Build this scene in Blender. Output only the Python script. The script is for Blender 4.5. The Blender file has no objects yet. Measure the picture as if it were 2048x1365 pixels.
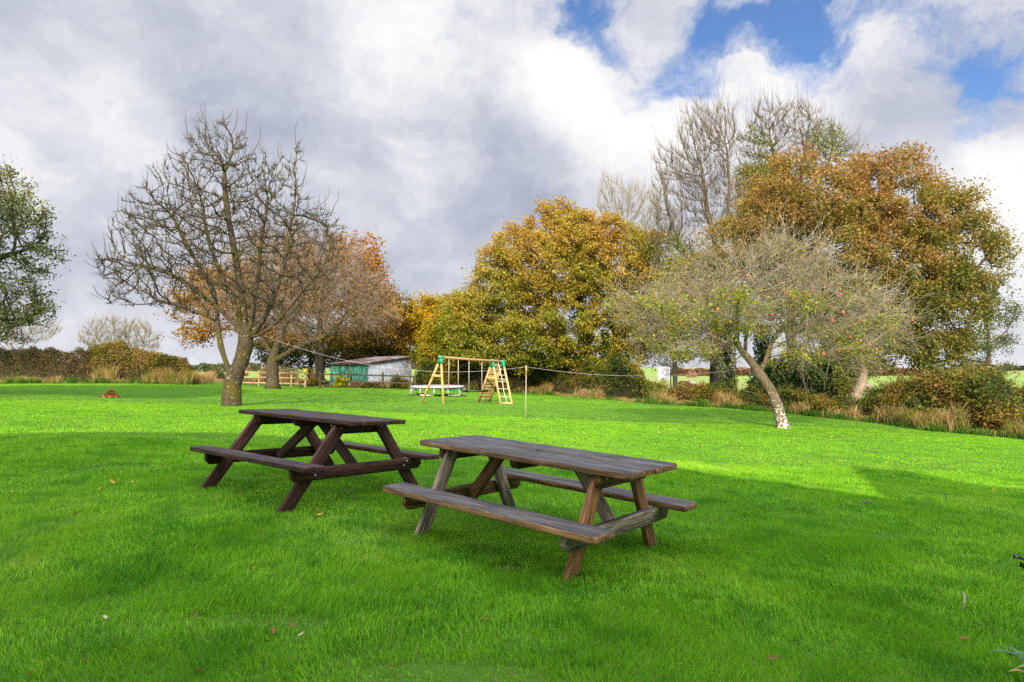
import bpy, bmesh, math, random
import numpy as np
from mathutils import Vector, Matrix

random.seed(7)
RNG = np.random.default_rng(7)
SC = bpy.context.scene
COL = SC.collection
R = math.radians

# ------------------------------------------------------------------ terrain and camera
F, HZ, CAMH = 1264.5, 737.0, 1.32          # focal length and horizon of the 2048 px photograph, eye height
PITCH = math.atan((HZ - 682.5) / F)
CP, SP = math.cos(PITCH), math.sin(PITCH)

def ground(x, y):
    """height of the lawn: falls gently to the right and away from the house"""
    x = np.asarray(x, float); y = np.asarray(y, float)
    side = -0.8 * np.tanh(x / 20.0)
    fade = 1.0 / (1.0 + (np.hypot(x, y) / 90.0) ** 4)
    away = -0.01 * np.clip(y, -10, 45)
    und = 0.018 * np.sin(x * 0.9 + 1.3) * np.sin(y * 0.7 + 0.4) + 0.03 * np.sin(x * 0.31 + y * 0.23)
    dip = -0.085 * np.exp(-((x - 0.19) ** 2 + (y - 5.2) ** 2) / 1.7 ** 2) + 0.02 * np.exp(-((x + 2.07) ** 2 + (y - 6.68) ** 2) / 1.6 ** 2)
    return side * fade + away + und * fade + dip

def gz(x, y):
    return float(ground(x, y))

def P3(px, py, d):
    """point of the place on the sight line of photograph pixel (px, py), d metres ahead of the eye"""
    px = np.asarray(px, float); py = np.asarray(py, float); d = np.asarray(d, float)
    u = (px - 1024.0) / F * d
    v = (682.5 - py) / F * d
    return np.stack(np.broadcast_arrays(u, d * CP - v * SP, d * SP + v * CP + CAMH), -1)

def at(px, py):
    """where that sight line meets the ground"""
    lo, hi = 1.0, 400.0
    for _ in range(60):
        m = 0.5 * (lo + hi)
        p = P3(px, py, m)
        if p[2] > ground(p[0], p[1]): lo = m
        else: hi = m
    p = P3(px, py, lo)
    return Vector((float(p[0]), float(p[1]), gz(p[0], p[1])))

def under(px, d):
    """ground point at column px, d metres ahead"""
    p = P3(px, HZ, d)
    return Vector((float(p[0]), float(p[1]), gz(p[0], p[1])))

cam_data = bpy.data.cameras.new('camera')
cam_data.sensor_width = 36.0
cam_data.lens = F / 2048 * 36.0
cam_data.clip_start = 0.05
cam_data.clip_end = 20000
cam = bpy.data.objects.new('camera', cam_data)
cam.location = (0, 0, CAMH)
cam.rotation_euler = (R(90) + PITCH, 0, 0)
COL.objects.link(cam)
SC.camera = cam

# ------------------------------------------------------------------ mesh helpers
class Geo:
    """collects vertices, faces and per-vertex colours / grain coordinates and links them as ONE mesh object"""
    def __init__(self):
        self.v, self.q, self.t, self.c, self.g, self.mq, self.mt = [], [], [], [], [], [], []
        self.n = 0
    def add(self, v, quads=None, tris=None, col=(1, 1, 1), grain=None, mi=0):
        v = np.asarray(v, np.float32).reshape(-1, 3)
        if quads is not None and len(quads):
            q = np.asarray(quads, np.int64).reshape(-1, 4) + self.n; self.q.append(q); self.mq.append(np.full(len(q), mi))
        if tris is not None and len(tris):
            t = np.asarray(tris, np.int64).reshape(-1, 3) + self.n; self.t.append(t); self.mt.append(np.full(len(t), mi))
        col = np.asarray(col, np.float32)
        self.c.append(np.broadcast_to(col, (len(v), 3)) if col.ndim == 1 else col)
        self.g.append(np.asarray(grain, np.float32) if grain is not None else v)
        self.v.append(v); self.n += len(v)
    def build(self, name, mat, parent=None, smooth=False, color=True, grain=False, origin=None):
        me = bpy.data.meshes.new(name)
        v = np.concatenate(self.v)
        if origin is not None: v = v - np.asarray(origin, np.float32)
        q = np.concatenate(self.q) if self.q else np.zeros((0, 4), np.int64)
        t = np.concatenate(self.t) if self.t else np.zeros((0, 3), np.int64)
        me.vertices.add(len(v)); me.vertices.foreach_set('co', v.ravel())
        me.loops.add(q.size + t.size)
        me.loops.foreach_set('vertex_index', np.concatenate([q.ravel(), t.ravel()]).astype(np.int32))
        me.polygons.add(len(q) + len(t))
        me.polygons.foreach_set('loop_start', np.concatenate([np.arange(len(q)) * 4, q.size + np.arange(len(t)) * 3]).astype(np.int32))
        if smooth: me.polygons.foreach_set('use_smooth', np.ones(len(q) + len(t), bool))
        mats = mat if isinstance(mat, (list, tuple)) else [mat]
        for m in mats: me.materials.append(m)
        if len(mats) > 1:
            me.polygons.foreach_set('material_index', np.concatenate(self.mq + self.mt).astype(np.int32))
        if color:
            a = me.attributes.new('tint', 'FLOAT_COLOR', 'POINT')
            c = np.concatenate(self.c); c = np.concatenate([c, np.ones((len(c), 1), np.float32)], 1)
            a.data.foreach_set('color', c.ravel().astype(np.float32))
        if grain:
            a = me.attributes.new('grain', 'FLOAT_VECTOR', 'POINT')
            a.data.foreach_set('vector', np.concatenate(self.g).astype(np.float32).ravel())
        me.update(calc_edges=True); me.validate()
        o = bpy.data.objects.new(name, me); COL.objects.link(o)
        if parent is not None: o.parent = parent
        return o

def tag(o, label=None, cat=None, group=None, kind=None):
    if label: o['label'] = label
    if cat: o['category'] = cat
    if group: o['group'] = group
    if kind: o['kind'] = kind
    return o

def thing(name, label, cat, loc=(0, 0, 0), rz=0.0, group=None):
    o = bpy.data.objects.new(name, None); COL.objects.link(o)
    o.empty_display_size = 0.2
    o.location = loc; o.rotation_euler = (0, 0, rz)
    return tag(o, label, cat, group)

def tubes(P, Rr, k=5, closed_tip=True):
    """batch of tubes: P (B,n,3), Rr (B,n) -> verts, quads, tris"""
    P = np.asarray(P, float); Rr = np.asarray(Rr, float)
    B, n, _ = P.shape
    T = np.empty_like(P)
    T[:, 1:-1] = P[:, 2:] - P[:, :-2]; T[:, 0] = P[:, 1] - P[:, 0]; T[:, -1] = P[:, -1] - P[:, -2]
    T /= np.linalg.norm(T, axis=2, keepdims=True) + 1e-9
    m = np.abs(T).mean(1)
    ref = np.zeros((B, 3)); ref[np.arange(B), m.argmin(1)] = 1
    N = np.cross(T, ref[:, None, :]); N /= np.linalg.norm(N, axis=2, keepdims=True) + 1e-9
    Bn = np.cross(T, N)
    a = np.arange(k) / k * 2 * math.pi
    V = P[:, :, None, :] + Rr[:, :, None, None] * (np.cos(a)[None, None, :, None] * N[:, :, None, :] + np.sin(a)[None, None, :, None] * Bn[:, :, None, :])
    idx = np.arange(B * n * k).reshape(B, n, k)
    i0 = idx[:, :-1]; i1 = idx[:, 1:]
    q = np.stack([i0, np.roll(i0, -1, 2), np.roll(i1, -1, 2), i1], -1).reshape(-1, 4)
    tr = None
    if closed_tip and k >= 3:
        e = idx[:, -1]
        s = idx[:, 0]
        tr = np.concatenate([np.stack([np.broadcast_to(w[:, :1], w[:, 1:-1].shape), w[:, 1:-1], w[:, 2:]], -1).reshape(-1, 3) for w in (e, s[:, ::-1])])
    return V.reshape(-1, 3), q, tr

def add_tube(g, pts, r, k=8, col=(1, 1, 1), grain=None, mi=0):
    pts = np.asarray(pts, float)
    r = np.broadcast_to(np.asarray(r, float), (len(pts),))
    v, q, t = tubes(pts[None], r[None], k)
    L = np.concatenate([[0], np.cumsum(np.linalg.norm(np.diff(pts, axis=0), axis=1))])
    gr = np.stack([np.repeat(L, k), np.tile(np.arange(k) * 0.02, len(pts)), np.repeat(L * 0, k)], 1)
    g.add(v, q, t, col, gr + np.asarray(grain if grain is not None else (0, 0, 0)), mi)

BOXF = np.array([[0, 1, 3, 2], [4, 6, 7, 5], [0, 4, 5, 1], [2, 3, 7, 6], [0, 2, 6, 4], [1, 5, 7, 3]])

def frame_from(a, b, up):
    a = Vector(a); b = Vector(b); t = (b - a).normalized(); up = Vector(up)
    s = up.cross(t)
    if s.length < 1e-6: s = Vector((1, 0, 0)).cross(t)
    s.normalize(); n = t.cross(s).normalized()
    return t, s, n

def add_prism(g, outline, th, M, bevel=0.004, col=(1, 1, 1), seed=(0, 0, 0), segs=2, mi=0):
    """outline: polygon in the (x,y) plane, x along the grain; extruded th in z (centred), softened edges, placed by matrix M"""
    bm = bmesh.new()
    vs = [bm.verts.new((x, y, -th / 2)) for x, y in outline]
    f = bm.faces.new(vs)
    ex = bmesh.ops.extrude_face_region(bm, geom=[f])
    bmesh.ops.translate(bm, vec=(0, 0, th), verts=[e for e in ex['geom'] if isinstance(e, bmesh.types.BMVert)])
    bmesh.ops.recalc_face_normals(bm, faces=bm.faces)
    if bevel:
        bmesh.ops.bevel(bm, geom=list(bm.edges), offset=bevel, segments=segs, profile=0.5, affect='EDGES', clamp_overlap=True)
    bmesh.ops.triangulate(bm, faces=bm.faces)
    bm.verts.index_update()
    co = np.array([v.co[:] for v in bm.verts])
    tr = [[v.index for v in f.verts] for f in bm.faces]
    w = np.array([(M @ v.co)[:] for v in bm.verts])
    g.add(w, None, tr, col, co + np.asarray(seed), mi)
    bm.free()

def add_board(g, a, b, w, th, up=(0, 0, 1), bevel=0.004, col=(1, 1, 1), seed=None, cham=None, mi=0, segs=2):
    """plank from a to b: w = width across (in the plane normal to `up` frame's n), th = thickness along n"""
    t, s, n = frame_from(a, b, up)
    a = Vector(a); b = Vector(b); L = (b - a).length
    M = Matrix(((t.x, s.x, n.x, (a.x + b.x) / 2), (t.y, s.y, n.y, (a.y + b.y) / 2), (t.z, s.z, n.z, (a.z + b.z) / 2), (0, 0, 0, 1)))
    if cham:
        c = cham
        out = [(-L / 2, -w / 2 + c), (-L / 2 + c, -w / 2), (L / 2 - c, -w / 2), (L / 2, -w / 2 + c), (L / 2, w / 2), (-L / 2, w / 2)]
    else:
        out = [(-L / 2, -w / 2), (L / 2, -w / 2), (L / 2, w / 2), (-L / 2, w / 2)]
    add_prism(g, out, th, M, bevel, col, seed if seed is not None else (random.uniform(0, 50), random.uniform(0, 50), random.uniform(0, 50)), segs, mi)

def rounded(x0, x1, y0, y1, r, corners):
    """outline of a plank with some corners rounded; corners: set of 'll','lr','ur','ul'"""
    out = []
    for nm, cx, cy, a0 in (('ll', x0, y0, 180), ('lr', x1, y0, 270), ('ur', x1, y1, 0), ('ul', x0, y1, 90)):
        if nm in corners:
            ox = cx + (r if cx == x0 else -r); oy = cy + (r if cy == y0 else -r)
            for k in range(7):
                a = R(a0 + 15 * k); out.append((ox + r * math.cos(a), oy + r * math.sin(a)))
        else: out.append((cx, cy))
    return out

# ------------------------------------------------------------------ material helpers
class NT:
    def __init__(self, name):
        self.m = bpy.data.materials.new(name); self.m.use_nodes = True
        self.t = self.m.node_tree; self.t.nodes.clear()
        self.out = self.n('ShaderNodeOutputMaterial')
    def n(self, typ, **kw):
        nd = self.t.nodes.new(typ)
        for k, v in kw.items(): setattr(nd, k, v)
        return nd
    def l(self, a, b): self.t.links.new(a, b)
    def val(self, sock, v):
        if isinstance(v, bpy.types.NodeSocket): self.l(v, sock)
        else: sock.default_value = v
    def attr(self, name):
        return self.n('ShaderNodeAttribute', attribute_name=name)
    def noise(self, vec, scale, detail=4, rough=0.55, dist=0.0):
        nd = self.n('ShaderNodeTexNoise'); nd.inputs['Scale'].default_value = scale
        nd.inputs['Detail'].default_value = detail; nd.inputs['Roughness'].default_value = rough; nd.inputs['Distortion'].default_value = dist
        if vec is not None: self.l(vec, nd.inputs['Vector'])
        return nd.outputs['Fac']
    def mapping(self, vec, scale=(1, 1, 1), loc=(0, 0, 0)):
        nd = self.n('ShaderNodeMapping'); nd.inputs['Scale'].default_value = scale; nd.inputs['Location'].default_value = loc
        self.l(vec, nd.inputs['Vector']); return nd.outputs[0]
    def ramp(self, fac, stops):
        nd = self.n('ShaderNodeValToRGB'); e = nd.color_ramp.elements
        while len(e) < len(stops): e.new(0.5)
        for i, (p, c) in enumerate(stops):
            e[i].position = p; e[i].color = (*c, 1) if len(c) == 3 else c
        self.l(fac, nd.inputs[0]); return nd.outputs[0]
    def mix(self, fac, a, b, blend='MIX'):
        nd = self.n('ShaderNodeMix', data_type='RGBA', blend_type=blend)
        self.val(nd.inputs[0], fac)
        for s, v in ((nd.inputs[6], a), (nd.inputs[7], b)):
            if isinstance(v, bpy.types.NodeSocket): self.l(v, s)
            else: s.default_value = (*v, 1)
        return nd.outputs[2]
    def math(self, op, a, b=0.0, clamp=False):
        nd = self.n('ShaderNodeMath', operation=op, use_clamp=clamp)
        self.val(nd.inputs[0], a); self.val(nd.inputs[1], b); return nd.outputs[0]
    def mr(self, v, a, b, c=0.0, d=1.0, smooth=True):
        nd = self.n('ShaderNodeMapRange', interpolation_type='SMOOTHSTEP' if smooth else 'LINEAR')
        self.val(nd.inputs[0], v)
        for i, x in enumerate((a, b, c, d)): nd.inputs[i + 1].default_value = x
        return nd.outputs[0]
    def bump(self, h, strength=0.5, dist=0.01):
        nd = self.n('ShaderNodeBump'); nd.inputs['Strength'].default_value = strength; nd.inputs['Distance'].default_value = dist
        self.l(h, nd.inputs['Height']); return nd.outputs[0]
    def principled(self, color, rough=0.6, spec=0.3, normal=None, metal=0.0):
        b = self.n('ShaderNodeBsdfPrincipled')
        if isinstance(color, bpy.types.NodeSocket): self.l(color, b.inputs['Base Color'])
        else: b.inputs['Base Color'].default_value = (*color, 1)
        self.val(b.inputs['Roughness'], rough); b.inputs['Specular IOR Level'].default_value = spec
        b.inputs['Metallic'].default_value = metal
        if normal is not None: self.l(normal, b.inputs['Normal'])
        return b.outputs[0]
    def done(self, sh):
        self.l(sh, self.out.inputs[0]); return self.m

def mat_leaf(name, trans=0.35, rough=0.55, spec=0.25, sat=1.0):
    n = NT(name); a = n.attr('tint').outputs['Color']
    p = n.principled(a, rough, spec)
    tr = n.n('ShaderNodeBsdfTranslucent')
    n.l(n.mix(1.0, a, (1.15, 1.1, 0.55), 'MULTIPLY'), tr.inputs[0])
    mx = n.n('ShaderNodeMixShader'); mx.inputs[0].default_value = trans
    n.l(p, mx.inputs[1]); n.l(tr.outputs[0], mx.inputs[2])
    return n.done(mx.outputs[0])

def mat_bark(name, dark, light, moss=None, moss_amt=0.5, lichen=None, lichen_amt=0.3, scale=6.0, lichen_scale=3.0, low=None):
    n = NT(name)
    co = n.n('ShaderNodeNewGeometry').outputs['Position']
    st = n.mapping(co, (1, 1, 0.35))
    f = n.noise(st, scale * 3, 6, 0.65)
    c = n.ramp(f, [(0.3, dark), (0.7, light)])
    if moss:
        mm = n.mr(n.noise(co, 1.6, 5, 0.6), 0.62 - 0.25 * moss_amt, 0.75 - 0.2 * moss_amt)
        c = n.mix(mm, c, moss)
    if lichen:
        lm = n.mr(n.noise(co, lichen_scale, 6, 0.7), 0.66 - 0.22 * lichen_amt, 0.70 - 0.2 * lichen_amt)
        if low:      # lichen thickest near the foot of the trunk
            sx = n.n('ShaderNodeSeparateXYZ'); n.l(co, sx.inputs[0])
            lm = n.mr(n.math('ADD', n.noise(co, lichen_scale, 6, 0.7), n.mr(sx.outputs[2], low[0] - 0.9, low[1], 0.07, -0.13, False)), 0.52, 0.58)
        c = n.mix(lm, c, lichen)
    nb = n.bump(n.noise(st, scale * 4, 5, 0.7), 0.9, 0.03)
    return n.done(n.principled(c, 0.9, 0.1, nb))

def mat_simple(name, color, rough=0.6, spec=0.3, var=0.15, scale=8.0, metal=0.0, bump=0.0):
    n = NT(name); co = n.n('ShaderNodeTexCoord').outputs['Object']
    f = n.noise(co, scale, 5, 0.6)
    lo = tuple(x * (1 - var) for x in color); hi = tuple(min(1, x * (1 + var)) for x in color)
    c = n.ramp(f, [(0.3, lo), (0.7, hi)])
    nb = n.bump(n.noise(co, scale * 6, 4, 0.6), bump, 0.01) if bump else None
    return n.done(n.principled(c, rough, spec, nb, metal))
# ------------------------------------------------------------------ tuned values
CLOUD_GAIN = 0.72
SKY_STR = 0.096
SKY_RAMP = [(0.0, (0.395, 0.430, 0.525)), (0.25, (0.515, 0.545, 0.63)), (0.5, (0.665, 0.678, 0.742)), (0.75, (0.84, 0.835, 0.855)), (1.0, (0.955, 0.94, 0.915))]
SKY_BASE = 0.52
SKY_GAPS = [(1440, 32, 50, -0.85), (1530, 58, 44, -0.7), (1590, 12, 42, -0.75), (1150, 28, 40, -0.9), (1200, 75, 60, -0.5), (1300, 40, 70, 0.45), (1290, 130, 60, -0.1), (1370, 130, 60, -0.35), (1390, 190, 40, -0.4), (1620, 90, 60, -0.4), (1740, 60, 90, -0.18), (1330, 80, 110, -0.3), (1650, 70, 90, -0.3), (1990, 210, 70, -0.3), (1955, 165, 45, -0.8), (1905, 305, 48, -0.8), (1950, 275, 40, -0.4), (1840, 120, 70, -0.2),
            (300, 250, 520, 0.6), (760, 420, 350, 0.5), (1085, 160, 70, 0.6), (2030, 420, 110, 1.2), (1800, 230, 90, 0.3), (1660, 190, 90, 0.2), (1300, 320, 200, 0.35), (150, 600, 200, 0.1), (1700, 620, 300, 0.5), (1950, 640, 260, 0.5)]
SKY_TONE = [(250, 40, 240, -0.14), (560, 230, 200, -0.08), (650, 340, 160, -0.12), (900, 500, 190, -0.24), (1050, 340, 80, -0.2), (1000, 240, 60, -0.1), (80, 560, 140, -0.28), (200, 590, 110, -0.15),
            (1080, 140, 60, 0.42), (1140, 190, 70, 0.36), (1220, 260, 90, 0.34), (1300, 310, 90, 0.25), (820, 60, 100, 0.36), (760, 190, 90, 0.18), (230, 170, 70, 0.26), (290, 270, 60, 0.26), (100, 430, 130, 0.24), (840, 345, 70, 0.30), (960, 200, 50, 0.1),
            (1560, 160, 90, 0.25), (1440, 240, 80, 0.24), (1270, 50, 110, -0.05), (1700, 130, 140, 0.08), (1890, 230, 110, -0.22), (1760, 270, 80, -0.1), (2030, 400, 90, 0.45), (1985, 335, 35, 0.25), (230, 660, 120, 0.18), (1950, 640, 180, 0.18)]
GRASS_COLS = [(0.082, 0.245, 0.010), (0.127, 0.332, 0.012), (0.181, 0.415, 0.017), (0.250, 0.470, 0.028), (0.320, 0.485, 0.070)]
LAWN_PX = [-600, 0, 380, 480, 640, 760, 930, 1050, 1170, 1300, 1450, 1560, 1650, 1750, 1850, 1950, 2048, 2600]
GRASS_BANDS = [(420000, 2.0, 5.5, 0.0040, 0.052, 11, 1.25), (430000, 5.5, 10.5, 0.0062, 0.042, 12, 1.15), (350000, 10.5, 20, 0.011, 0.026, 13, 0.6), (270000, 20, 46, 0.022, 0.022, 14, 0.45)]
SHADE_MAIN = [(-330, 880), (0, 871), (450, 869), (690, 886), (880, 908), (1360, 945), (1528, 969), (1662, 988), (1835, 1013)]
SHADE_WING = [(1838, 1016), (1753, 947), (1864, 959), (1965, 979), (2048, 995)]
LAWN_PY = [766, 768, 770, 765, 774, 777, 779, 786, 796, 808, 816, 826, 836, 846, 861, 869, 879, 925]
LAWN_D = [at(a, b).y for a, b in zip(LAWN_PX, LAWN_PY)]
print('lawn', [round(x, 1) for x in LAWN_D])
# ------------------------------------------------------------------ daylight
SUN_EL, SUN_AZ = R(27.0), R(4.5)            # light travels forward and slightly to the right of the view
ldir = Vector((math.sin(SUN_AZ) * math.cos(SUN_EL), math.cos(SUN_AZ) * math.cos(SUN_EL), -math.sin(SUN_EL)))
sd = bpy.data.lights.new('sun', 'SUN'); sd.energy = 5.0; sd.angle = R(0.55); sd.color = (1.0, 0.81, 0.50)
sun = bpy.data.objects.new('sun', sd); COL.objects.link(sun)
sun.rotation_euler = ldir.to_track_quat('-Z', 'Y').to_euler()

SC.view_settings.view_transform = 'Standard'; SC.view_settings.look = 'None'
SC.cycles.use_denoising = False
SC.view_settings.gamma = 1.0; SC.view_settings.exposure = 0.61

W = bpy.data.worlds.new('World'); SC.world = W; W.use_nodes = True
wt = W.node_tree; wt.nodes.clear()
class WN(NT):
    def __init__(self): self.t = wt
w = WN()
sky = w.n('ShaderNodeTexSky', sky_type='NISHITA', sun_disc=False)
sky.sun_elevation = SUN_EL
sky.sun_rotation = math.pi + SUN_AZ
sky.air_density = 1.0; sky.dust_density = 0.6; sky.ozone_density = 2.0
bg_sky = w.n('ShaderNodeBackground'); bg_sky.inputs[1].default_value = SKY_STR
w.l(w.mix(1.0, sky.outputs[0], (0.74, 0.91, 1.16), 'MULTIPLY'), bg_sky.inputs[0])
direc = w.n('ShaderNodeTexCoord').outputs['Generated']
warp = w.n('ShaderNodeVectorMath', operation='ADD')
nz = w.n('ShaderNodeTexNoise'); nz.inputs['Scale'].default_value = 7.0; nz.inputs['Detail'].default_value = 5; nz.inputs['Roughness'].default_value = 0.62
w.l(direc, nz.inputs['Vector'])
sub = w.n('ShaderNodeVectorMath', operation='SUBTRACT'); w.l(nz.outputs['Color'], sub.inputs[0]); sub.inputs[1].default_value = (0.5, 0.5, 0.5)
scl = w.n('ShaderNodeVectorMath', operation='SCALE'); w.l(sub.outputs[0], scl.inputs[0]); scl.inputs['Scale'].default_value = 0.15
w.l(direc, warp.inputs[0]); w.l(scl.outputs[0], warp.inputs[1])
wd = warp.outputs[0]

def skydir(px, py):
    v = P3(px, py, 1.0) - np.array([0, 0, CAMH]); return v / np.linalg.norm(v)
def blob(px, py, rad, amp):
    """soft lobe of cloud in direction (px, py), rad pixels wide"""
    c = skydir(px, py)
    dn = w.n('ShaderNodeVectorMath', operation='DISTANCE'); w.l(wd, dn.inputs[0]); dn.inputs[1].default_value = tuple(c)
    dist = w.math('DIVIDE', dn.outputs['Value'], rad / F)
    e = w.math('POWER', 2.7183, w.math('MULTIPLY', w.math('MULTIPLY', dist, dist), -1.0))
    return w.math('MULTIPLY', e, amp)
def total(terms):
    s = terms[0]
    for t in terms[1:]: s = w.math('ADD', s, t)
    return s
n1 = w.noise(wd, 4.5, 6, 0.6)
n2 = w.noise(w.mapping(wd, (1, 1, 1.6), (3, 1, 7)), 10.0, 7, 0.64)
n3 = w.noise(w.mapping(direc, (1, 1, 2.2), (5, 2, 1)), 3.2, 4, 0.55)
# cover: 1 where there is cloud; blue gaps are negative lobes
cover = total([w.math('MULTIPLY', w.math('SUBTRACT', n1, 0.5), 1.4), w.math('MULTIPLY', w.math('SUBTRACT', n2, 0.5), 2.2)] + [blob(*b) for b in SKY_GAPS])
mask = w.mr(w.math('ADD', cover, SKY_BASE), -0.3, 0.72)
# tone: bright, lit tops against grey bases
tone = total([w.math('MULTIPLY', w.math('SUBTRACT', n2, 0.5), 0.95), w.math('MULTIPLY', w.math('SUBTRACT', n3, 0.5), 0.9)] + [blob(*b) for b in SKY_TONE])
tcol = w.ramp(w.math('ADD', tone, 0.46), SKY_RAMP)
# brightness added to the unseen cloud overhead, filling the shade on the near lawn
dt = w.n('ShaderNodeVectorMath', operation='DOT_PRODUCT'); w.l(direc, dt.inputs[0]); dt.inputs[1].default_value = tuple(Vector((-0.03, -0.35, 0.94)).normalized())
overhead_fill = w.mr(dt.outputs['Value'], 0.22, 0.92, 1.0, 5.6, True)
bg_cl = w.n('ShaderNodeBackground'); w.l(tcol, bg_cl.inputs[0]); w.l(w.math('MULTIPLY', overhead_fill, CLOUD_GAIN), bg_cl.inputs[1])
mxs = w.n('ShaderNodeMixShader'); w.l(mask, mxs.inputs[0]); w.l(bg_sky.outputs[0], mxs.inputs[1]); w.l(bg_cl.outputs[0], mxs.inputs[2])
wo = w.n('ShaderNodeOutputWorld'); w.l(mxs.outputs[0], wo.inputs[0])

# ------------------------------------------------------------------ ground sheet, reaching the horizon
def build_ground():
    rr = np.concatenate([np.arange(0, 30, 0.5), np.geomspace(30, 9000, 70)])
    aa = np.linspace(0, 2 * math.pi, 241)[:-1]
    rr[0] = 0.01
    X = rr[:, None] * np.sin(aa)[None]; Y = rr[:, None] * np.cos(aa)[None]
    Z = ground(X, Y)
    far = np.clip((np.hypot(X, Y) - 250) / 2500, 0, 1)
    Z = Z * (1 - np.clip((np.hypot(X, Y) - 120) / 300, 0, 1)) + -0.4 * np.clip((np.hypot(X, Y) - 120) / 300, 0, 1)
    Z = Z + 2.0 * far * np.sin(np.arctan2(X, Y) * 7 + 1) + 1.0 * far
    v = np.stack([X, Y, Z], -1).reshape(-1, 3)
    n, k = len(rr), len(aa)
    idx = np.arange(n * k).reshape(n, k)
    q = np.stack([idx[:-1], idx[1:], np.roll(idx[1:], -1, 1), np.roll(idx[:-1], -1, 1)], -1).reshape(-1, 4)[:, ::-1]
    g = Geo(); g.add(v, q, [[idx[0, 0], idx[0, 80], idx[0, 160]]])
    m = NT('turf')
    pos = m.n('ShaderNodeNewGeometry').outputs['Position']
    f1 = m.noise(pos, 0.35, 4, 0.6); f2 = m.noise(pos, 9.0, 5, 0.7); f3 = m.noise(pos, 60.0, 3, 0.7)
    c = m.ramp(f1, [(0.3, (0.048, 0.135, 0.008)), (0.7, (0.072, 0.185, 0.010))])
    c = m.mix(m.math('MULTIPLY', f2, 0.7), c, (0.034, 0.095, 0.008))
    c = m.mix(m.mr(f3, 0.45, 0.75, 0, 0.6), c, (0.085, 0.15, 0.015))
    dist = m.n('ShaderNodeVectorMath', operation='LENGTH'); m.l(pos, dist.inputs[0])
    flds = m.n('ShaderNodeTexVoronoi'); flds.inputs['Scale'].default_value = 0.006; m.l(m.mapping(pos, (1, 0.6, 0)), flds.inputs['Vector'])
    sep = m.n('ShaderNodeSeparateColor'); m.l(flds.outputs['Color'], sep.inputs[0])
    fc = m.ramp(sep.outputs[0], [(0.0, (0.12, 0.23, 0.035)), (0.4, (0.16, 0.26, 0.05)), (0.7, (0.18, 0.23, 0.06)), (1.0, (0.22, 0.23, 0.08))])
    c = m.mix(m.mr(dist.outputs['Value'], 56, 80), c, fc)
    nb = m.bump(m.noise(pos, 40, 4, 0.7), 0.8, 0.04)
    o = g.build('ground', m.done(m.principled(c, 0.85, 0.15, nb)), smooth=True, color=False)
    tag(o, 'mown green lawn running out to pale fields at the horizon', 'ground', kind='structure')
build_ground()

# ------------------------------------------------------------------ grass blades
def vnoise(x, y, s, seed=0):
    """smooth value noise for clumps and tints"""
    r = np.random.default_rng(seed).random((64, 64))
    u = x / s; v = y / s
    i = np.floor(u).astype(int); j = np.floor(v).astype(int); a = u - i; b = v - j
    a = a * a * (3 - 2 * a); b = b * b * (3 - 2 * b)
    g = lambda p, q: r[p % 64, q % 64]
    return (g(i, j) * (1 - a) + g(i + 1, j) * a) * (1 - b) + (g(i, j + 1) * (1 - a) + g(i + 1, j + 1) * a) * b

def lawn_edge(x, y):
    """True where the mown lawn is (inside hedge, fence and bank)"""
    d = y; px = 1024 + F * x / np.maximum(d, 0.5)
    e = np.interp(px, LAWN_PX, LAWN_D)
    return d < e

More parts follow.
